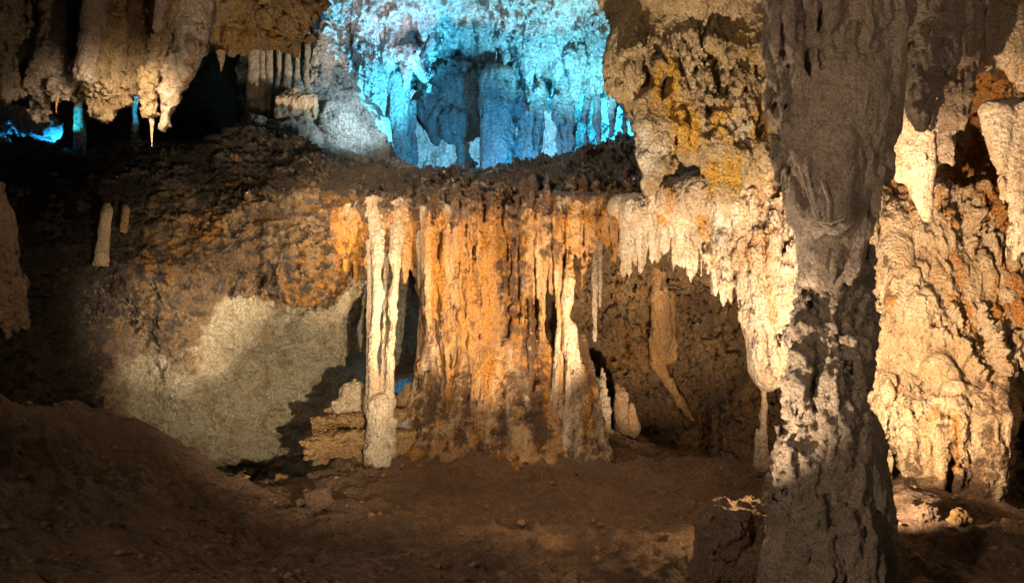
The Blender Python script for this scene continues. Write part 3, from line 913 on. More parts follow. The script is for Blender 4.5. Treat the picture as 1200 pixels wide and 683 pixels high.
formation('body', pr, 0.028, M['hang'], k=0.09, layers=((0.17, 1.6, 3, 'fbm', 0.6), (0.09, 3.6, 4, 'billow', 0.4)),
          fine=((0.05, 8, 4, 'ridge', 0.5), (0.025, 18, 3, 'ridge', 0.8)), parent=hm, stainf=hang_stain, strand='stalactite')

# ------------------------------------------------------------------ big curtain from the bridge to the pillar
cu = empty('flowstone_curtain', P(860, 210, 13.2), 'broad bright cream and orange flowstone curtain narrowing to a point beside the pillar', 'flowstone')


def cu_stain(A):
    a = np.zeros((len(A), 3), np.float32)
    n = fbm(A, 2.6, 3, 'fbm', 0.5, (1, 1, 0.15))
    a[:, 0] = np.clip(0.35 * sst(A[:, 2], 3.6, 4.6) + 0.9 * n + 0.1, -0.3, 1.0) + 0.4 * spots(A, [(P(870, 300, 12.6), 0.4, 1)])
    a[:, 2] = 0.6 * fbm(A, 2.0, 2, 'fbm', 0.5, (1, 1, 0.2), 3) + 0.3
    return a


pr = [
    E(860, 235, 13.6, 95, 40, 60), E(905, 280, 13.2, 50, 70, 45), E(905, 360, 13.0, 38, 70, 40), E(900, 420, 12.9, 24, 38, 28), C(872, 250, 885, 390, 13.1, 30, 14),
    C(845, 250, 852, 330, 13.2, 22, 12), C(930, 300, 928, 420, 12.9, 24, 14), C(895, 400, 900, 450, 12.9, 16, 8), C(820, 240, 826, 300, 13.5, 20, 6), C(795, 235, 798, 282, 13.8, 18, 6), C(935, 230, 945, 330, 12.6, 20, 16),
]
for k in range(27):
    px = 828 + k * 4.4 + rnd.uniform(-2, 2)
    yb = np.interp(px, [830, 850, 862, 880, 890, 912, 930, 945], [322, 360, 376, 430, 462, 464, 445, 405])
    y1 = yb - abs(rnd.gauss(0, 22)); y0 = 235 + rnd.uniform(-10, 60)
    dd = np.interp(px, [830, 870, 905, 945], [13.1, 12.75, 12.45, 12.35]) + rnd.uniform(-.04, .10)
    r = rnd.uniform(3, 7.5); w = lambda: rnd.uniform(-2.2, 2.2)
    ys = np.linspace(y0, y1, 7)
    rr = [r * .6, r * rnd.uniform(.7, 1.2), r * rnd.uniform(.7, 1.25), r * rnd.uniform(.7, 1.2), r * rnd.uniform(.6, 1.1), r * rnd.uniform(.5, .8), r * .25]
    pr += chain([(px + w(), ys[i], dd + (.18 if i == 0 else rnd.uniform(-.02, .03)), rr[i]) for i in range(7)], k)
formation('body', pr, 0.024, M['cream'], k=0.055, layers=((0.07, 1.8, 3, 'fbm', 0.4), (0.05, 5.0, 3, 'billow', 0.3)),
          fine=((0.028, 11, 3, 'ridge', 0.35), (0.016, 22, 2, 'billow', 0.8)), parent=cu, stainf=cu_stain, strand='flute')

# ragged bright fringe of the arch
fr = empty('flowstone_fringe', P(760, 240, 14.3), 'white ragged flowstone fringe round the top of the dark arch', 'flowstone')


def fr_stain(A):
    a = np.zeros((len(A), 3), np.float32)
    a[:, 0] = spots(A, [(P(690, 245, 14.4), 0.5, 1.0), (P(840, 270, 13.9), 0.3, 0.9)]) - 0.3
    a[:, 2] = 0.5
    a[:, 1] = 0.4 * sst(A[:, 2], 4.5, 4.9)
    return a


pr = [C(728, 244, 745, 250, 14.75, 16, 20), C(745, 250, 800, 250, 14.6, 22, 26), C(800, 252, 850, 272, 14.3, 26, 26)]
for k in range(34):
    px = 722 + k * 3.9 + rnd.uniform(-2.5, 2.5)
    yb = np.interp(px, [690, 712, 725, 745, 770, 790, 815, 830, 855], [330, 320, 318, 316, 296, 306, 318, 326, 352])
    y1 = yb + rnd.uniform(-16, 14); r = rnd.choice([2.5, 3.5, 5, 7]) * rnd.uniform(.8, 1.2)
    dd = np.interp(px, [722, 775, 855], [14.85, 14.35, 13.8]) + rnd.uniform(-.08, .12)
    yb = yb - (18 if px < 735 and k % 2 else 0)
    pr += chain([(px, 236, dd + .15, r * 1.4), (px + rnd.uniform(-1, 1), 255, dd, r * 1.2), (px + rnd.uniform(-1.5, 1.5), (255 + y1) / 2, dd, r), (px, y1 - 7, dd, r * .55), (px, y1, dd, r * .2)], k)
formation('body', pr, 0.024, M['cream'], k=0.05, layers=((0.06, 3, 3, 'billow', 0.35),), fine=((0.03, 10, 3, 'ridge', 0.35), (0.015, 22, 2, 'billow', 1)), parent=fr, stainf=fr_stain, strand='stalactite')

# ------------------------------------------------------------------ central orange curtains
ce = empty('flowstone_curtain', P(575, 240, 15.0), 'wide dark orange fluted flowstone curtain reaching the floor in the middle of the chamber', 'flowstone')


def ce_stain(A):
    a = np.zeros((len(A), 3), np.float32)
    n = fbm(A, 3.0, 3, 'fbm', 0.5, (1, 1, 0.13))
    n2 = fbm(A, 2.2, 3, 'fbm', 0.5, (1, 1, 0.2), 5)
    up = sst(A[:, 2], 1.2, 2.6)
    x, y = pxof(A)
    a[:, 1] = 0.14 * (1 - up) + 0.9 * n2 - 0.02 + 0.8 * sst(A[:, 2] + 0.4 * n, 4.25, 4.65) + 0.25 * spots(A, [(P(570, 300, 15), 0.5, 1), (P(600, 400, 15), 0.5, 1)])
    a[:, 0] = 0.25 * up + 0.9 * n + 0.05
    a[:, 2] = 0.9 * fbm(A, 3.2, 2, 'fbm', 0.5, (1, 1, 0.16), 9) + 0.10 + 0.35 * spots(A, [(P(450, 290, 15), 0.5, 1.0), (P(495, 330, 15), 0.3, 1), (P(660, 330, 14.8), 0.3, .8)])
    return a


pr = [C(575, 318, 575, 420, 15.8, 62, 62), C(530, 280, 528, 470, 15.4, 34, 42), C(606, 280, 608, 480, 15.4, 30, 36), C(568, 280, 568, 470, 15.35, 32, 38), C(505, 262, 650, 256, 15.3, 17, 17), C(580, 420, 580, 530, 15.75, 66, 80),
      C(505, 430, 490, 540, 15.1, 14, 34), C(675, 400, 690, 550, 15.1, 10, 30),
      C(455, 265, 500, 262, 15.3, 18, 22), C(440, 280, 445, 300, 15.2, 14, 9), C(640, 250, 735, 252, 15.2, 22, 18)]
sid = 0
# hanging strands
for k in range(70):
    px = 500 + k * 2.28 + rnd.uniform(-1.5, 1.5)
    y0 = float(np.interp(px, [500, 560, 640, 665], [252, 250, 238, 232])) + rnd.uniform(-16, 16)
    y1 = rnd.choice([290, 330, 360, 400, 420, 450, 470, 480]) + rnd.uniform(-15, 20)
    if px < 508: y1 = min(y1, 400)
    if px > 634: y1 = min(y1, 345)
    dd = 14.78 + 0.10 * math.sin(px * 0.11) + rnd.uniform(-0.12, 0.10); r = rnd.choice([2.2, 3, 3.5, 4.5, 6]) * rnd.uniform(.85, 1.15)
    n = max(4, int((y1 - y0) / 26)); ys = np.linspace(y0, y1, n); x = px
    pts = []
    for i in range(n):
        x += rnd.uniform(-1.3, 1.3)
        pts.append((x, ys[i], dd + (.2 if i == 0 else rnd.uniform(-.025, .025)), r * (0.25 if i == n - 1 else 0.7 if i == n - 2 else rnd.uniform(.7, 1.25))))
    pr += chain(pts, sid); sid += 1
# melted looking bosses stacked toward the foot
for k in range(64):
    y0 = rnd.uniform(372, 505); px = rnd.uniform(505 - (y0 - 372) * .2, 636 + (y0 - 372) * .45); r = rnd.uniform(4, 11)
    dd = 14.78 - (y0 - 372) / 130 * 0.50 + abs(px - 585) / 100 * 0.38
    pr += chain([(px, y0, dd + .05, r * .55), (px + rnd.uniform(-2, 2), y0 + 10, dd - .03, r * .9), (px + rnd.uniform(-3, 3), y0 + 30, dd - .02, r), (px + rnd.uniform(-4, 4), y0 + 50, dd + .05, r * .7)], sid); sid += 1
for (x0, y0, x1, y1, d0, d1, r0, r1) in ((520, 470, 500, 552, 14.9, 14.45, 12, 34), (545, 460, 535, 556, 14.75, 14.25, 12, 30), (575, 450, 572, 560, 14.7, 14.15, 12, 28), (605, 470, 612, 560, 14.7, 14.2, 12, 32), (645, 445, 655, 555, 14.9, 14.4, 14, 34), (500, 500, 478, 552, 15.0, 14.6, 10, 24), (668, 480, 686, 556, 14.8, 14.5, 12, 28)):
    pr += chain([(x0, y0, d0, r0), ((x0 + x1) / 2, (y0 + y1) / 2, (d0 + d1) / 2, (r0 + r1) / 2), (x1, y1, d1, r1)], sid); sid += 1
# crust and short drips where the curtain grows out of the bridge
for k in range(60):
    px = rnd.uniform(392, 735); y0 = float(np.interp(px, [392, 480, 620, 735], [238, 228, 212, 204])) + rnd.uniform(-10, 18); r = rnd.uniform(2.5, 7); L_ = rnd.uniform(18, 56)
    pr += chain([(px, y0 + 6, 15.75, r), (px, y0 + 16, 15.35, r * 1.3), (px + rnd.uniform(-3, 3), y0 + 16 + L_ * .4, 15.10 + rnd.uniform(-.06, .1), r), (px + rnd.uniform(-3, 3), y0 + 16 + L_, 14.98 + rnd.uniform(-.05, .1), r * .35)])
# left shoulder that reaches the cream column
for k, (px, y1, r) in enumerate(((398, 300, 7), (406, 322, 5), (412, 306, 7), (418, 335, 4), (424, 314, 6), (430, 345, 4), (436, 330, 5), (443, 318, 4), (449, 300, 6), (456, 296, 4), (462, 292, 5), (468, 300, 4), (474, 330, 5), (480, 306, 4), (486, 322, 4), (491, 345, 4), (497, 368, 5), (503, 380, 5))):
    pr += chain([(px, 248, 15.15, r * 1.4), (px, 266, 15.0, r * 1.3), (px + rnd.uniform(-1, 1), (266 + y1) / 2, 14.97, r), (px, y1 - 8, 14.97, r * .6), (px, y1, 14.97, r * .2)], sid); sid += 1
formation('body', pr, 0.024, M['curtain'], k=0.065, layers=((0.07, 1.8, 3, 'fbm', 0.4), (0.035, 6, 3, 'billow', 0.15)),
          fine=((0.03, 12, 3, 'ridge', 0.18), (0.018, 22, 3, 'billow', 0.6)), parent=ce, stainf=ce_stain, strand='flute')

# orange stalactites hanging right of the middle curtain, grown together at the top
pr = [C(636, 240, 740, 240, 15.1, 16, 14)]
tops = {}
for k in range(26):
    px = 630 + k * 4.1 + rnd.uniform(-1.5, 1.5)
    y1 = np.interp(px, [632, 652, 664, 690, 712, 738], [342, 362, 348, 330, 310, 286]) + rnd.uniform(-40, 12); r = rnd.uniform(2.6, 6)
    dd = 14.8 + rnd.uniform(-.14, .14)
    pr += chain([(px, 232, dd + .2, r), (px, 258, dd, r * 1.2), (px + rnd.uniform(-1, 1), 258 + (y1 - 258) * .35, dd, r * rnd.uniform(.8, 1.1)), (px + rnd.uniform(-1, 1), 258 + (y1 - 258) * .7, dd, r * rnd.uniform(.6, .9)), (px, y1 - 6, dd, r * .4), (px, y1, dd, r * .2)], k)
    tops[k] = ('stalactite', ('long' if y1 > 330 else 'short' if y1 < 296 else 'slender') + ' orange stalactite, ' + ORD[k] + ' from the left in the dense row right of the middle curtain', 'stalactite', 'orange stalactites under the bridge')
formation('flowstone_ledge', pr, 0.024, M['curtain'], 'knobbly orange ledge from which the dense row of orange stalactites hangs', 'flowstone', k=0.045, layers=((0.04, 4, 3, 'billow', 0.35),),
          fine=((0.03, 11, 3, 'ridge', 0.4), (0.015, 22, 2, 'billow', 0.8)), stainf=ce_stain, tops=tops)

# cream column, two strands
c1 = empty('stone_column', P(447, 545, 14.3), 'pale cream column of joined strands standing left of the orange curtains', 'column')
pr = chain([(438, 246, 15.3, 16), (442, 268, 14.9, 10), (444, 290, 14.6, 7), (441, 320, 14.4, 5), (444, 345, 14.35, 7), (441, 372, 14.35, 4.8), (439, 400, 14.3, 6.4), (436, 425, 14.3, 4.8), (439, 448, 14.3, 7), (440, 470, 14.3, 9)], 0)
pr += chain([(470, 246, 15.3, 14), (466, 268, 14.9, 9), (463, 300, 14.5, 6), (464, 325, 14.4, 4), (460, 350, 14.35, 6), (461, 378, 14.35, 3.8), (457, 405, 14.35, 4.8), (458, 440, 14.3, 4.6), (455, 470, 14.3, 8)], 1)
pr += chain([(434, 285, 14.95, 4), (434, 320, 14.6, 4), (433, 370, 14.45, 3.5), (433, 430, 14.4, 4), (434, 480, 14.35, 7)], 2)
pr += chain([(453, 290, 14.75, 3), (451, 340, 14.5, 2.5), (450, 390, 14.45, 2.5), (449, 430, 14.4, 3), (448, 480, 14.3, 6)], 3)
pr += [C(446, 475, 446, 545, 14.25, 15, 20), E(440, 500, 14.15, 9, 9), E(455, 515, 14.1, 9, 10), E(435, 530, 14.1, 10, 10), E(458, 495, 14.2, 8, 8)]
formation('foot', pr, 0.017, M['cream'], k=0.02, layers=((0.025, 3, 3, 'fbm', 0.6), (0.025, 6, 3, 'billow', 0.5)), fine=((0.016, 14, 3, 'ridge', 0.35), (0.01, 28, 2, 'billow', 1)), parent=c1, strand='strand')
# slim pale stalactites left of curtain
for (x, y0, y1, r, lb) in ((497, 262, 365, 5, 'white thin stalactite hanging against the left side of the orange curtain'),
                           (491, 270, 340, 3.5, 'short white stalactite beside the long white one by the orange curtain'),
                           (474, 262, 330, 6, 'orange stalactite between the cream column and the orange curtain')):
    spindle('stalactite', [(x, y0 - 20, 15.1, r), (x, y0, 14.95, r), (x, (y0 + y1) / 2, 14.9, r * .8), (x, y1 - 8, 14.9, r * .5), (x, y1, 14.9, .6)], M['cream'] if r != 6 else M['curtain'], lb, 'stalactite', seg=14)

# twisted pale column right of middle curtain
def c2_stain(A):
    a = np.zeros((len(A), 3), np.float32)
    a[:, 0] = 1.2 * fbm(A, 2.6, 2, 'fbm', 0.5, (1, 1, 0.2)) + 0.1
    a[:, 1] = 0.4 * (1 - sst(A[:, 2], 0.2, 1.2))
    return a


c2 = empty('stone_column', P(690, 560, 14.6), 'twisted pale column with a wide fluted foot right of the orange curtains', 'column')
pr = chain([(668, 300, 14.75, 4), (667, 330, 14.6, 7), (665, 352, 14.55, 7), (663, 372, 14.55, 4.5), (667, 386, 14.5, 8.5), (668, 405, 14.5, 10), (673, 430, 14.5, 9.5), (680, 465, 14.5, 13), (688, 510, 14.5, 20), (692, 560, 14.5, 30)], 0)
pr += chain([(653, 290, 14.8, 5), (655, 330, 14.7, 4.5), (657, 380, 14.62, 4), (656, 420, 14.6, 7), (656, 470, 14.6, 10), (655, 530, 14.5, 16)], 1)
for k, (xa, xb) in enumerate(((668, 664), (674, 680), (680, 698), (684, 712))):
    pr += chain([(xa, 430 + 8 * k, 14.4, 3), ((xa + xb) / 2 + 1, 480, 14.28 + .03 * k, 5), (xb, 545, 14.1 + .06 * k, 8)], 2 + k)
formation('foot', pr, 0.018, M['cream'], k=0.04, layers=((0.03, 3, 3, 'fbm', 0.5), (0.03, 6, 3, 'billow', 0.35)), fine=((0.02, 13, 3, 'ridge', 0.3), (0.012, 26, 2, 'billow', 1)), parent=c2, strand='strand', stainf=c2_stain)
KN = ((0.03, 5, 3, 'billow', 0.8),)
KF = ((0.02, 13, 3, 'ridge', 0.8),)
formation('stalagmite', chain([(706, 434, 15.6, 2), (705, 446, 15.6, 5), (708, 458, 15.6, 4), (707, 480, 15.6, 9), (706, 500, 15.6, 9), (709, 525, 15.6, 14)]), 0.02, M['grey'], 'stubby pale stalagmite standing behind the twisted column', 'stalagmite', 0.03, KN, KF)
formation('stalagmite', chain([(724, 452, 16.4, 3), (728, 462, 16.4, 8), (729, 480, 16.4, 10), (735, 500, 16.4, 16)]) + chain([(740, 474, 16.2, 3), (742, 500, 16.2, 8)]), 0.022, M['boulder'], 'low rusty brown stalagmite in the shade of the arch', 'stalagmite', 0.04, KN, KF)

# column on the back wall of the arch
c3 = empty('stone_column', P(775, 440, 18.9), 'tall smooth brown column against the back wall of the dark arch', 'column')
pr = chain([(773, 285, 18.4, 5), (773, 312, 18.5, 9), (774, 350, 18.7, 11), (775, 390, 18.9, 12), (777, 412, 19.0, 9)], 0)
pr += chain([(768, 400, 18.9, 7), (770, 425, 19.0, 8), (783, 448, 19.0, 6), (798, 472, 19.1, 4.5), (812, 492, 19.2, 3)], 1)
pr += chain([(785, 330, 18.8, 5), (786, 380, 19.0, 6), (788, 420, 19.1, 5)], 2)
pr += [E(775, 412, 19.1, 14, 16, 10)]
formation('shaft', pr, 0.03, M['stone'], k=0.08, layers=((0.04, 2.5, 3, 'fbm', 0.5), (0.03, 5, 3, 'billow', 0.4)), fine=((0.02, 12, 3, 'ridge', 0.3),), parent=c3, strand='strand')
for x, y1, r in ((697, 400, 4), (703, 360, 3), (836, 345, 4)):
    spindle('stalactite', [(x, 280, 15.4, r * 1.2), (x, 310, 15.4, r), (x, (310 + y1) / 2, 15.4, r * .9), (x, y1, 15.4, r * .5)], M['grey'],
            {697: 'long thin grey stalactite hanging in the left side of the dark arch', 703: 'shorter grey stalactite just right of the long thin one in the arch', 836: 'thin stalactite at the right shoulder of the dark arch'}[x], 'stalactite', seg=12)

# slender stalagmite column in the right hollow
c4 = empty('stalagmite', P(894, 540, 12.9), 'slender knobbly stalagmite column under the tip of the bright curtain', 'stalagmite')
pr = chain([(895, 446, 12.9, 4), (895, 462, 12.9, 2.8), (896, 474, 12.9, 3.6), (894, 488, 12.9, 4.4), (895, 500, 12.9, 3.6), (893, 510, 12.9, 6), (895, 522, 12.9, 4.6), (894, 545, 12.9, 8)], 0)
pr += chain([(887, 503, 12.88, 1.4), (888, 512, 12.88, 3.4), (887, 522, 12.88, 2.6), (888, 545, 12.88, 5)], 1)
formation('foot', pr, 0.012, M['cream'], k=0.015, layers=((0.012, 8, 3, 'billow', 0.8),), fine=((0.01, 18, 2, 'ridge', 0.8),), parent=c4, strand='shaft')

# ------------------------------------------------------------------ slabs and rocks left of the column
SL = ((0.09, 1.6, 3, 'fbm', 2.5), (0.04, 5, 3, 'ridge', 3.5))


def B_(px, py, d, rx, rz, ry, ang=0.0):
    q = d / 1000
    return ('b', P(px, py, d), (rx * q, ry * q, rz * q), ang)


def slab(name, x0, y0, x1, y1, d, t, dep, label):
    """layered flat stone from px x0..x1, half thickness t px, half depth dep px"""
    ang = -math.atan2(y1 - y0, x1 - x0)
    cx, cy, hw = (x0 + x1) / 2, (y0 + y1) / 2, (x1 - x0) / 2
    pr = [B_(cx, cy, d, hw, t * .55, dep, ang), B_(cx + hw * .06, cy - t * .5, d + .03, hw * .93, t * .42, dep * .93, ang + .01), B_(cx + hw * .05, cy + t * .55, d + .06, hw * .9, t * .42, dep * .9, ang - .01)]
    return formation(name, pr, 0.018, M['stone'], label, 'rock', 0.02, SL, ((0.012, 12, 3, 'ridge', 3),))
slab('rock_slab', 352, 522, 500, 520, 14.9, 21, 40, 'thick brown layered slab at the bottom of the pile left of the cream column')
slab('rock_slab', 362, 494, 490, 480, 15.0, 7, 34, 'thin tilted slab lying on the thick slab left of the cream column')
slab('rock_slab', 382, 480, 440, 474, 15.3, 7, 30, 'short rusty slab end behind the rounded cream boulder')
formation('boulder', [E(414, 466, 15.1, 17, 20, 18), E(405, 476, 15.0, 16, 12, 16), E(424, 474, 15.0, 14, 14, 14)], 0.02, M['cream'], 'rounded cream boulder sitting on the slabs left of the column', 'boulder', 0.06, ((0.04, 4, 3, 'billow', 1),), ((0.012, 16, 2, 'billow', 1),))
formation('boulder', [E(480, 494, 14.95, 16, 12, 16), E(490, 490, 15.0, 10, 10, 14)], 0.02, M['white'], 'smooth white stone between the cream column and the orange curtain', 'boulder', 0.06, ((0.015, 3, 3, 'fbm', 1),), ())
formation('boulder', [E(480, 470, 15.2, 18, 13, 14), E(478, 458, 15.3, 6, 9, 8), E(495, 475, 15.1, 14, 16, 14)], 0.02, M['stone'], 'rough brown rock perched behind the smooth white stone', 'boulder', 0.06, ((0.04, 4, 3, 'billow', 1),), ((0.015, 16, 2, 'billow', 1),))
formation('rock_slab', [C(466, 505, 520, 512, 14.8, 4, 5), C(500, 512, 560, 516, 14.7, 4, 3)], 0.018, M['stone'], 'thin flat flake under the smooth white stone', 'rock', 0.04, ((0.02, 6, 3, 'billow', 1),))
# blue lit rock seen through the gap
formation('boulder', [E(478, 452, 18.0, 22, 14, 14)], 0.03, M['white'], 'blue lit rock glimpsed low in the gap right of the cream column', 'boulder', 0.06, ((0.08, 3, 3, 'billow', 1),), ((0.03, 10, 2, 'billow', 1),))

# ------------------------------------------------------------------ foreground boulder and loose stones
formation('boulder', [E(852, 640, 8.35, 36, 48, 34), E(872, 615, 8.5, 24, 34, 26), E(838, 655, 8.3, 26, 34, 26), E(865, 660, 8.3, 32, 30, 28), E(850, 600, 8.5, 20, 20, 18)],
          0.02, M['boulder'], 'dark angular boulder with an orange lit edge left of the foreground pillar', 'boulder', 0.03, ((0.10, 2.2, 2, 'ridge', 1), (0.05, 5, 4, 'ridge', 1)), ((0.025, 13, 3, 'ridge', 1),))
rocks = [(372, 583, 19, 13, 'pitted brown stone lying alone on the mud floor left of centre', 'mud'), (330, 560, 9, 5, 'small flat stone at the edge of the dark hollow', 'stone'),
         (1085, 600, 14, 9, 'lumpy brown stone at the foot of the right wall nearest the pillar', 'mud'), (1125, 605, 12, 8, 'small golden stone below the drips of the right wall', 'stone'),
         (1150, 628, 16, 10, 'rounded stone below the right wall near the dark hole', 'mud'), (1188, 615, 14, 10, 'stone at the right edge below the dark hole', 'stone'),
         (700, 655, 7, 4, 'tiny stone on the bare mud left of the boulder', 'stone'), (610, 612, 6, 4, 'tiny stone on the mud in front of the orange curtains', 'stone'),
         (815, 590, 7, 4, 'tiny stone just behind the dark boulder', 'stone'), (880, 553, 10, 5, 'flat stone on the mud below the slender stalagmite', 'mud')]
for px, py, rx, rz, lb, mt in rocks:
    # find the ground under that pixel
    best = None
    for d in np.arange(7, 16, 0.02):
        p = P(px, py + rz * 0.6, d)
        if p[2] <= ground_at(np.array([p[0]]), np.array([p[1]]))[0]:
            best = d; break
    d = best or 10.5
    formation('stone', [B_(px, py, d, rx * .8, rz * .8, rx * .6, rnd.uniform(-.3, .3)), B_(px + rx * .3, py + rz * .3, d - .02, rx * .5, rz * .6, rx * .5, .5), E(px - rx * .5, py + rz * .4, d, rx * .5, rz * .5)], 0.012 if rx > 8 else 0.01, M[mt], lb, 'stone', 0.015,
              ((0.3 * rx * d / 1000, 4, 3, 'ridge', 1),), ((0.012, 16, 3, 'ridge', 1),))

# loose grit and pebbles on the mud
def pebble_field():
    r_ = np.random.RandomState(3)
    n = 2600
    y = 6.5 + 8.0 * r_.rand(n) ** 1.2; x = (r_.rand(n) - 0.5) * 1.25 * y
    cl = fbm(np.stack([x, y, 0 * x], 1), 0.8, 3)
    keep = cl + 0.35 * r_.rand(n) > 0.12
    x, y = x[keep], y[keep]; n = len(x)
    z = ground_at(x, y)
    a = r_.rand(n) ** 3 * 0.045 + 0.012
    base = np.array([(1, 0, 0), (-1, 0, 0), (0, 1, 0), (0, -1, 0), (0, 0, 1), (0, 0, -1), (.7, .7, .3), (-.7, .6, .4), (.6, -.7, .5), (-.6, -.6, -.5)], float)
    v = base[None] * (0.7 + 0.6 * r_.rand(n, 10, 1)) * a[:, None, None] * np.array([1, 1, .65])
    v += np.stack([x, y, z + a * .25], 1)[:, None]
    tri = [(4, 0, 6), (4, 6, 2), (4, 2, 7), (4, 7, 1), (4, 1, 3), (4, 3, 8), (4, 8, 0), (0, 8, 3), (0, 2, 6), (1, 7, 2), (5, 2, 0), (5, 0, 3), (5, 3, 9), (5, 9, 1), (5, 1, 2), (1, 9, 3)]
    t = (np.array(tri)[None] + (np.arange(n) * 10)[:, None, None]).reshape(-1, 3)
    o = link_mesh('pebbles', v.reshape(-1, 3), np.zeros((0, 4), int), M['stone'], tris=t)
    tag(o, 'loose grit and pebbles scattered over the mud floor', 'pebbles', kind='stuff')
pebble_field()

# knob in the mud bank and stalagmites on the ledge
spindle('stalagmite', [(125, 238, 15.1, 3), (125, 248, 15.0, 5.5), (123, 265, 15.0, 6), (121, 285, 15.0, 7), (119, 302, 15.0, 9), (118, 312, 15.1, 10)], M['cream'], 'short pale stalagmite standing alone on the dark ledge at left', 'stalagmite', seg=20, rough=1.3)
spindle('stalagmite', [(147, 240, 15.3, 2), (147, 246, 15.3, 4), (146, 262, 15.3, 5), (145, 275, 15.4, 5)], M['stone'], 'small brown stalagmite just right of the pale one on the ledge', 'stalagmite', rough=1.4)
formation('rock_bulge', [C(-40, 240, -14, 370, 11.2, 44, 30), C(-10, 250, 14, 360, 11.4, 22, 14), C(8, 300, 20, 378, 11.3, 14, 9), C(0, 380, 3, 404, 11.2, 10, 3), C(-8, 330, 6, 392, 11.1, 16, 7)], 0.028, M['boulder'],
          'smooth pinkish brown bulge of rock at the left edge above the mud bank', 'rock', 0.07, ((0.12, 1.6, 3, 'fbm', 0.5), (0.08, 4, 3, 'billow', 0.4)), ((0.04, 10, 3, 'ridge', 0.5),))
formation('boulder', [E(0, 500, 9.8, 24, 34, 26), E(20, 520, 9.9, 26, 26, 24), E(-20, 500, 9.8, 30, 40, 30)], 0.026, M['mud'], 'rounded reddish mud covered boulder at the left edge', 'boulder', 0.1, ((0.05, 2, 3, 'fbm', 1),), ((0.02, 10, 3, 'ridge', 1),))

# ------------------------------------------------------------------ stalactites at upper left
TLB = ((0.07, 3.2, 3, 'billow', 0.5), (0.055, 7, 3, 'billow', 0.7))
TLF = ((0.035, 13, 3, 'ridge', 0.6), (0.02, 26, 2, 'billow', 1))
SMO = ((0.04, 2.5, 3, 'fbm', 0.3), (0.03, 7, 3, 'ridge', 0.3))
tl = [
    ([C(5, -60, 2, 60, 9.0, 18, 16), C(2, 60, 6, 108, 9.0, 14, 9)], M['grey'], 'rounded pale brown stalactite cut by the left edge', TLB),
    ([C(36, -60, 34, 40, 9.4, 18, 14), C(34, 40, 30, 90, 9.4, 13, 9)], M['grey'], 'smooth blunt brown stalactite second from the left edge', SMO),
    ([C(62, -60, 60, 40, 9.3, 14, 15), C(60, 40, 60, 90, 9.3, 14, 22), E(50, 105, 9.2, 18, 20), E(72, 100, 9.2, 18, 16), E(46, 122, 9.3, 12, 14)], M['grey'], 'grey brown stalactite swelling into a lumpy cauliflower end', TLB),
    ([C(118, -50, 108, 20, 8.9, 13, 12), C(108, 20, 98, 88, 8.9, 11, 10)], M['grey'], 'long smooth tongue shaped stalactite leaning left in front of the broad rough one', SMO),
    ([C(135, -60, 132, 40, 9.6, 34, 30), C(132, 40, 128, 100, 9.5, 30, 26), C(125, 100, 120, 132, 9.4, 20, 10), E(145, 95, 9.4, 16, 14), E(95, 112, 9.5, 13, 10), C(150, 20, 160, 70, 9.6, 12, 14)], M['hang'], 'broad rough brown stalactite with a rounded bottom', TLB),
    ([C(196, -40, 184, 30, 8.8, 8, 6), C(184, 30, 182, 36, 8.8, 6, 3)], M['grey'], 'short smooth grey stalactite pressed against the lumpy one', SMO),
    ([C(205, -30, 190, 50, 9.0, 12, 11), C(190, 50, 176, 90, 9.0, 11, 8), C(176, 90, 174, 130, 9.1, 12, 10), C(174, 130, 178, 152, 9.1, 8, 3)], M['hang'], 'brown twisted stalactite with a split lower end left of the lumpy cream one', TLB),
    ([C(232, -50, 225, 40, 9.1, 20, 18), C(225, 40, 212, 80, 9.1, 18, 16), C(212, 80, 200, 112, 9.1, 15, 12), C(200, 112, 190, 152, 9.1, 10, 5), E(228, 60, 9.0, 12, 14), E(216, 85, 9.0, 12, 12), E(196, 75, 9.1, 10, 14)], M['cream'], 'long lumpy cream stalactite with a slanting flat tip', TLB),
    ([C(248, -50, 244, 20, 9.3, 9, 8), C(244, 20, 240, 62, 9.3, 7, 4)], M['grey'], 'thin knobbly stalactite between the lumpy cream one and the roof boulder', TLB),
    ([C(80, -60, 84, 30, 10.2, 26, 18), C(84, 30, 88, 70, 10.2, 16, 8)], M['grey'], 'dark stalactite in the shade behind the leaning tongue shaped one', TLB),
    ([C(165, -60, 165, 20, 10.2, 30, 18), C(165, 20, 158, 60, 10.2, 16, 9)], M['pillar'], 'dark brown stalactite in shade between the broad rough one and the twisted one', TLB),
    ([C(18, -60, 18, 60, 10.4, 22, 14), C(18, 60, 22, 105, 10.4, 14, 9)], M['pillar'], 'shaded brown stalactite behind the two at the left edge', TLB),
]
for pr, mt, lb, ly in tl:
    formation('stalactite', pr, 0.022, mt, lb, 'stalactite', 0.06, ly, TLF, group='stalactites hanging at upper left')
spindle('stalactite', [(178, 140, 9.0, 3), (178, 150, 9.0, 2), (178, 166, 9.0, .8), (178, 172, 9.0, .4)], M['cream'], 'tiny needle stalactite dripping under the twisted brown one', 'stalactite')
spindle('stalactite', [(66, 112, 9.1, 3), (66, 122, 9.1, 1.6), (66, 134, 9.1, .5)], M['cream'], 'tiny needle under the cauliflower ended stalactite', 'stalactite')

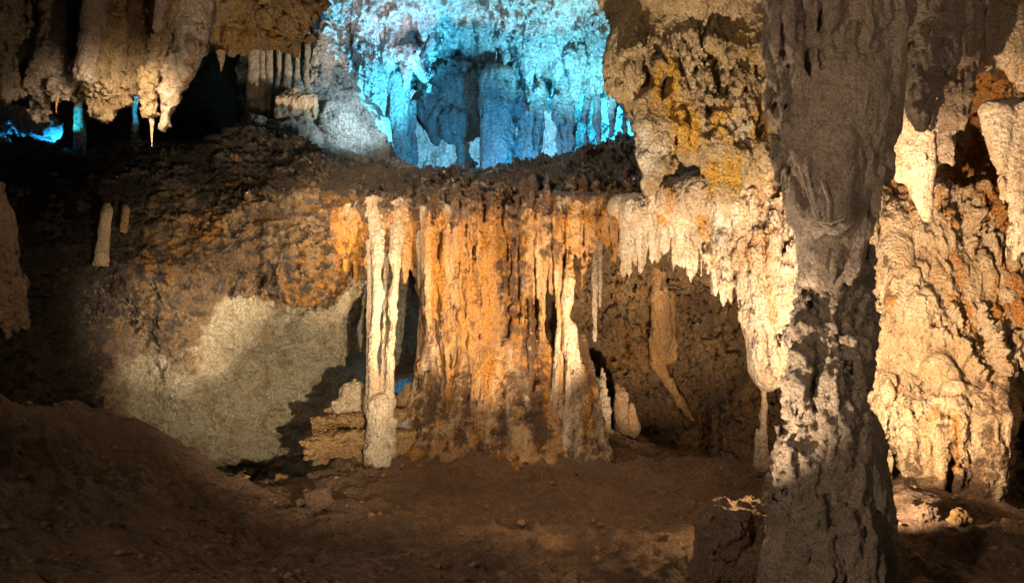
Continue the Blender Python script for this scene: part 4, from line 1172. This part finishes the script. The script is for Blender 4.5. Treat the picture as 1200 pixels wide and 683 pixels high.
def roofb_stain(A):
    a = np.zeros((len(A), 3), np.float32); a[:, 0] = 0.1; return a
formation('hanging_rock', [E(300, -20, 11.8, 70, 70, 60), E(262, 10, 11.6, 30, 44, 34), E(330, 10, 11.7, 40, 38, 34), E(275, 40, 11.6, 26, 22, 24), E(350, -20, 11.8, 26, 50, 30), E(310, 30, 11.7, 30, 22, 24)],
          0.032, M['hang'], 'bulging olive brown rock mass hanging from the roof above the dark passage', 'hanging rock', 0.14, ((0.12, 1.6, 3, 'fbm', 1.2), (0.07, 4, 3, 'billow', 1.3)), ((0.03, 10, 3, 'ridge', 1.2),), stainf=roofb_stain)
spindle('stalactite', [(258, 60, 11.5, 5), (259, 68, 11.5, 3), (259, 76, 11.5, 2), (259, 84, 11.5, .6)], M['cream'], 'small stub stalactite under the olive brown hanging rock', 'stalactite')

# ------------------------------------------------------------------ upper chamber: left columns and pale mound
for x, r, y1, lb in ((298, 8, 142, 'thickest beige column at the left end of the row in the upper chamber'), (308, 4, 140, 'thin pale column just right of the thickest beige column'),
                     (316, 4.5, 138, 'third column from the left in the upper row'), (327, 3.5, 112, 'thin column fourth from the left in the upper row'),
                     (338, 4, 108, 'stout column fifth from the left in the upper row'), (349, 3.5, 104, 'short column sixth from the left in the upper row'), (360, 3, 100, 'last short column at the right end of the upper row')):
    spindle('stone_column', [(x, 38, 19.0, r * 1.4), (x, 60, 19.0, r), (x, (60 + y1) / 2, 19.0, r * .9), (x - 1, y1 - 8, 19.0, r * 1.2), (x - 1, y1 + 12, 19.0, r * 2)], M['grey'], lb, 'column', 'row of columns in the upper chamber', seg=20)
formation('rock_mound', [C(300, 150, 420, 190, 18.2, 14, 10), C(345, 130, 390, 160, 19.0, 20, 34), C(372, 92, 410, 190, 19.3, 14, 40), C(395, 150, 480, 208, 18.8, 26, 10), C(380, 40, 372, 140, 19.5, 12, 22), C(350, 160, 330, 175, 18.2, 24, 20), C(395, 60, 420, 150, 19.7, 8, 26), C(410, 120, 452, 190, 19.2, 12, 12)] + [q_ for k in range(16) for q_ in chain([(352 + k * 6.5, 95 + k * 5, 19.1 - .02 * k, 3), (353 + k * 6.6, 125 + k * 4.4, 18.75, 5.5), (354 + k * 6.7, 165 + k * 2.6, 18.55, 7)])],
          0.045, M['white'], 'pale grey sloping flowstone mound at the left of the blue chamber', 'rock', 0.2, ((0.16, 1.6, 3, 'fbm', 1), (0.10, 4, 3, 'billow', 0.7)), ((0.05, 9, 3, 'ridge', 0.7),))
formation('boulder', [E(346, 122, 18.7, 13, 12, 13)] + [q_ for k in range(9) for q_ in chain([(330 + k * 4.6, 104 + abs(k - 4) * 2, 18.5, 3), (327 + k * 5.2, 118, 18.32, 4.2), (325 + k * 5.4, 145 - k, 18.3, 4)])], 0.03, M['cream'], 'beige fluted boulder beside the row of thin columns', 'boulder', 0.1, ((0.06, 4, 3, 'billow', 0.4),), ((0.03, 10, 3, 'ridge', 0.5),))

# ------------------------------------------------------------------ upper chamber: blue formations
BL = ((0.10, 1.6, 3, 'fbm', 0.4), (0.10, 3.5, 3, 'billow', 0.3))
BF = ((0.045, 9, 3, 'ridge', 0.4),)
blue = [
    ('hanging_rock', [E(535, 95, 23.5, 46, 28, 36), E(515, 120, 23.2, 30, 30, 26), E(555, 125, 23.2, 32, 28, 26), E(535, 145, 23.0, 24, 24, 20), C(505, 130, 508, 165, 23.0, 12, 5), C(545, 150, 545, 205, 23.0, 10, 8), C(585, 100, 600, 125, 23.4, 26, 14)],
     'dark teal lumpy rock mass hanging in the centre of the blue chamber', 'hanging rock'),
    ('stone_column', [C(583, 95, 584, 210, 21.6, 20, 19), C(600, 100, 600, 210, 21.8, 8, 7), C(572, 150, 572, 210, 21.5, 9, 11)], 'wide grey blue column right of the bright gap in the blue chamber', 'column'),
    ('stone_column', [C(466, 95, 468, 210, 22.0, 14, 14), C(484, 120, 484, 210, 22.2, 4, 4), C(455, 110, 458, 205, 22.1, 7, 9)], 'grey blue column left of the bright gap in the blue chamber', 'column'),
    ('drapery', [C(438, 60, 440, 150, 21.4, 8, 5), C(428, 80, 428, 150, 21.3, 6, 3), C(448, 70, 448, 140, 21.4, 7, 4), C(438, 60, 438, 90, 21.5, 18, 12)], 'fluted cyan drapery above the pale dome shaped stalagmite', 'drapery'),
    ('stalagmite', [E(443, 155, 21.0, 15, 22, 14), E(450, 175, 21.0, 12, 20, 12), E(436, 160, 21.0, 10, 18, 10)], 'pale dome shaped stalagmite at the left foot of the blue chamber', 'stalagmite'),
    ('stone_column', [C(612, 70, 610, 190, 21.8, 6, 6), C(624, 90, 622, 180, 21.5, 6, 6), C(634, 110, 630, 185, 21.6, 4, 6), E(627, 104, 21.4, 12, 14)], 'cyan fluted column with a round head right of the wide column', 'column'),
    ('stone_column', [C(661, 95, 663, 185, 21.8, 8, 12), C(652, 115, 655, 180, 21.6, 4, 5), C(670, 110, 668, 180, 21.7, 3, 5)], 'bright blue column under the small dark arch', 'column'),
    ('stone_column', [C(688, 60, 687, 172, 21.8, 5, 4), C(699, 80, 701, 165, 21.6, 5, 5), C(716, 90, 717, 160, 21.6, 7, 4), C(731, 90, 733, 152, 21.6, 5, 3)], 'ragged teal column at the right of the blue chamber', 'column'),
    ('hanging_rock', [E(645, 40, 21.2, 52, 34, 40), E(590, 30, 21.5, 36, 26, 30), E(700, 55, 21.3, 30, 36, 30), C(650, 60, 652, 92, 21.0, 8, 3), C(675, 60, 676, 88, 21.0, 10, 3), C(620, 60, 622, 95, 21.0, 14, 5)],
     'bright cyan domed flowstone overhang at the upper right of the blue chamber', 'hanging rock'),
    ('hanging_rock', [C(415, -20, 430, 80, 20.6, 26, 12), C(465, -20, 462, 60, 20.8, 24, 16), C(475, 60, 498, 92, 20.8, 14, 4), C(500, -10, 506, 60, 21.0, 20, 8), C(430, 60, 424, 108, 20.5, 9, 2), C(478, 60, 476, 100, 20.6, 12, 4), C(395, -20, 390, 50, 20.3, 14, 8)],
     'pinkish white dripping flowstone roof at the upper left of the blue chamber', 'hanging rock'),
]
for nm, pr, lb, ct in blue:
    big_ = 'dark teal' in lb
    formation(nm, pr, 0.045, M['white'], lb, ct, 0.10, ((0.18, 1.6, 3, 'fbm', 0.8), (0.18, 3.5, 4, 'billow', 0.6)) if big_ else BL, BF + ((0.02, 18, 2, 'billow', 1),))
rd = random.Random(21)
pr = [E(420, -10, 21.0, 50, 44, 40), E(480, -20, 21.2, 50, 44, 40), E(560, -30, 21.8, 60, 44, 40), E(640, 10, 21.8, 60, 40, 40), E(700, 20, 21.6, 50, 50, 40)]
tops = {}
xs = sorted([rd.uniform(378, 742) for _ in range(44)])
for k, x in enumerate(xs):
    y1 = float(np.interp(x, [378, 400, 430, 475, 500, 520, 545, 580, 605, 650, 690, 742], [112, 112, 98, 92, 100, 68, 52, 84, 104, 104, 118, 140])) + rd.uniform(-34, 16)
    d = float(np.interp(x, [378, 500, 742], [20.2, 21.0, 21.3])) + rd.uniform(-.3, .5); r = rd.choice([2.5, 3.5, 5, 8, 12]) * rd.uniform(.85, 1.15)
    y0 = -20 + rd.uniform(-20, 30); pts = []
    n = 7; ys = np.linspace(y0, y1, n); xx_ = x + rd.uniform(-8, 8)
    for i in range(n):
        xx_ += (x - xx_) * .5 + rd.uniform(-2, 2)
        pts.append((xx_, ys[i], d + (.3 if i == 0 else rd.uniform(-.1, .1)), r * (1.3, 1.4, 1.1, 1.2, .9, .6, .2)[i]))
    pr += chain(pts, k)
    tops[k] = ('stalactite', ('pinkish white ' if x < 500 else 'cyan ') + ('broad ' if r > 7 else 'thin ' if r < 3 else '') + 'stalactite, ' + ORD2[k] + ' from the left under the roof of the blue chamber', 'stalactite', 'stalactites of the blue chamber')
formation('flowstone_vault', pr, 0.045, M['white'], 'icy blue and pinkish white flowstone roof of the blue chamber', 'flowstone', k=0.10, layers=((0.10, 1.6, 3, 'fbm', 0.5), (0.10, 3.6, 3, 'billow', 0.35)),
          fine=((0.05, 9, 3, 'ridge', 0.4), (0.03, 18, 2, 'billow', 1)), tops=tops)

# things seen between the upper left stalactites
spindle('stone_column', [(90, 40, 18.0, 9), (92, 125, 18.0, 5), (93, 150, 18.0, 6), (94, 190, 18.0, 9)], M['white'], 'turquoise lit column seen between the broad and cauliflower stalactites', 'column')
spindle('stone_column', [(160, 30, 17.8, 9), (158, 110, 17.8, 4), (158, 150, 17.8, 4), (158, 190, 17.8, 6)], M['white'], 'thin turquoise column behind the twisted stalactite', 'column')
formation('rock_ledge', [C(-20, 130, 60, 152, 18.5, 16, 12), E(20, 140, 18.4, 18, 14, 14), E(48, 150, 18.4, 16, 12, 12), C(-10, 165, 12, 178, 18.0, 12, 8)], 0.04, M['white'], 'bright blue lit lumpy rocks far behind the left stalactites', 'rock', 0.1, ((0.12, 3.5, 3, 'ridge', 1),), ((0.05, 9, 3, 'ridge', 1),))
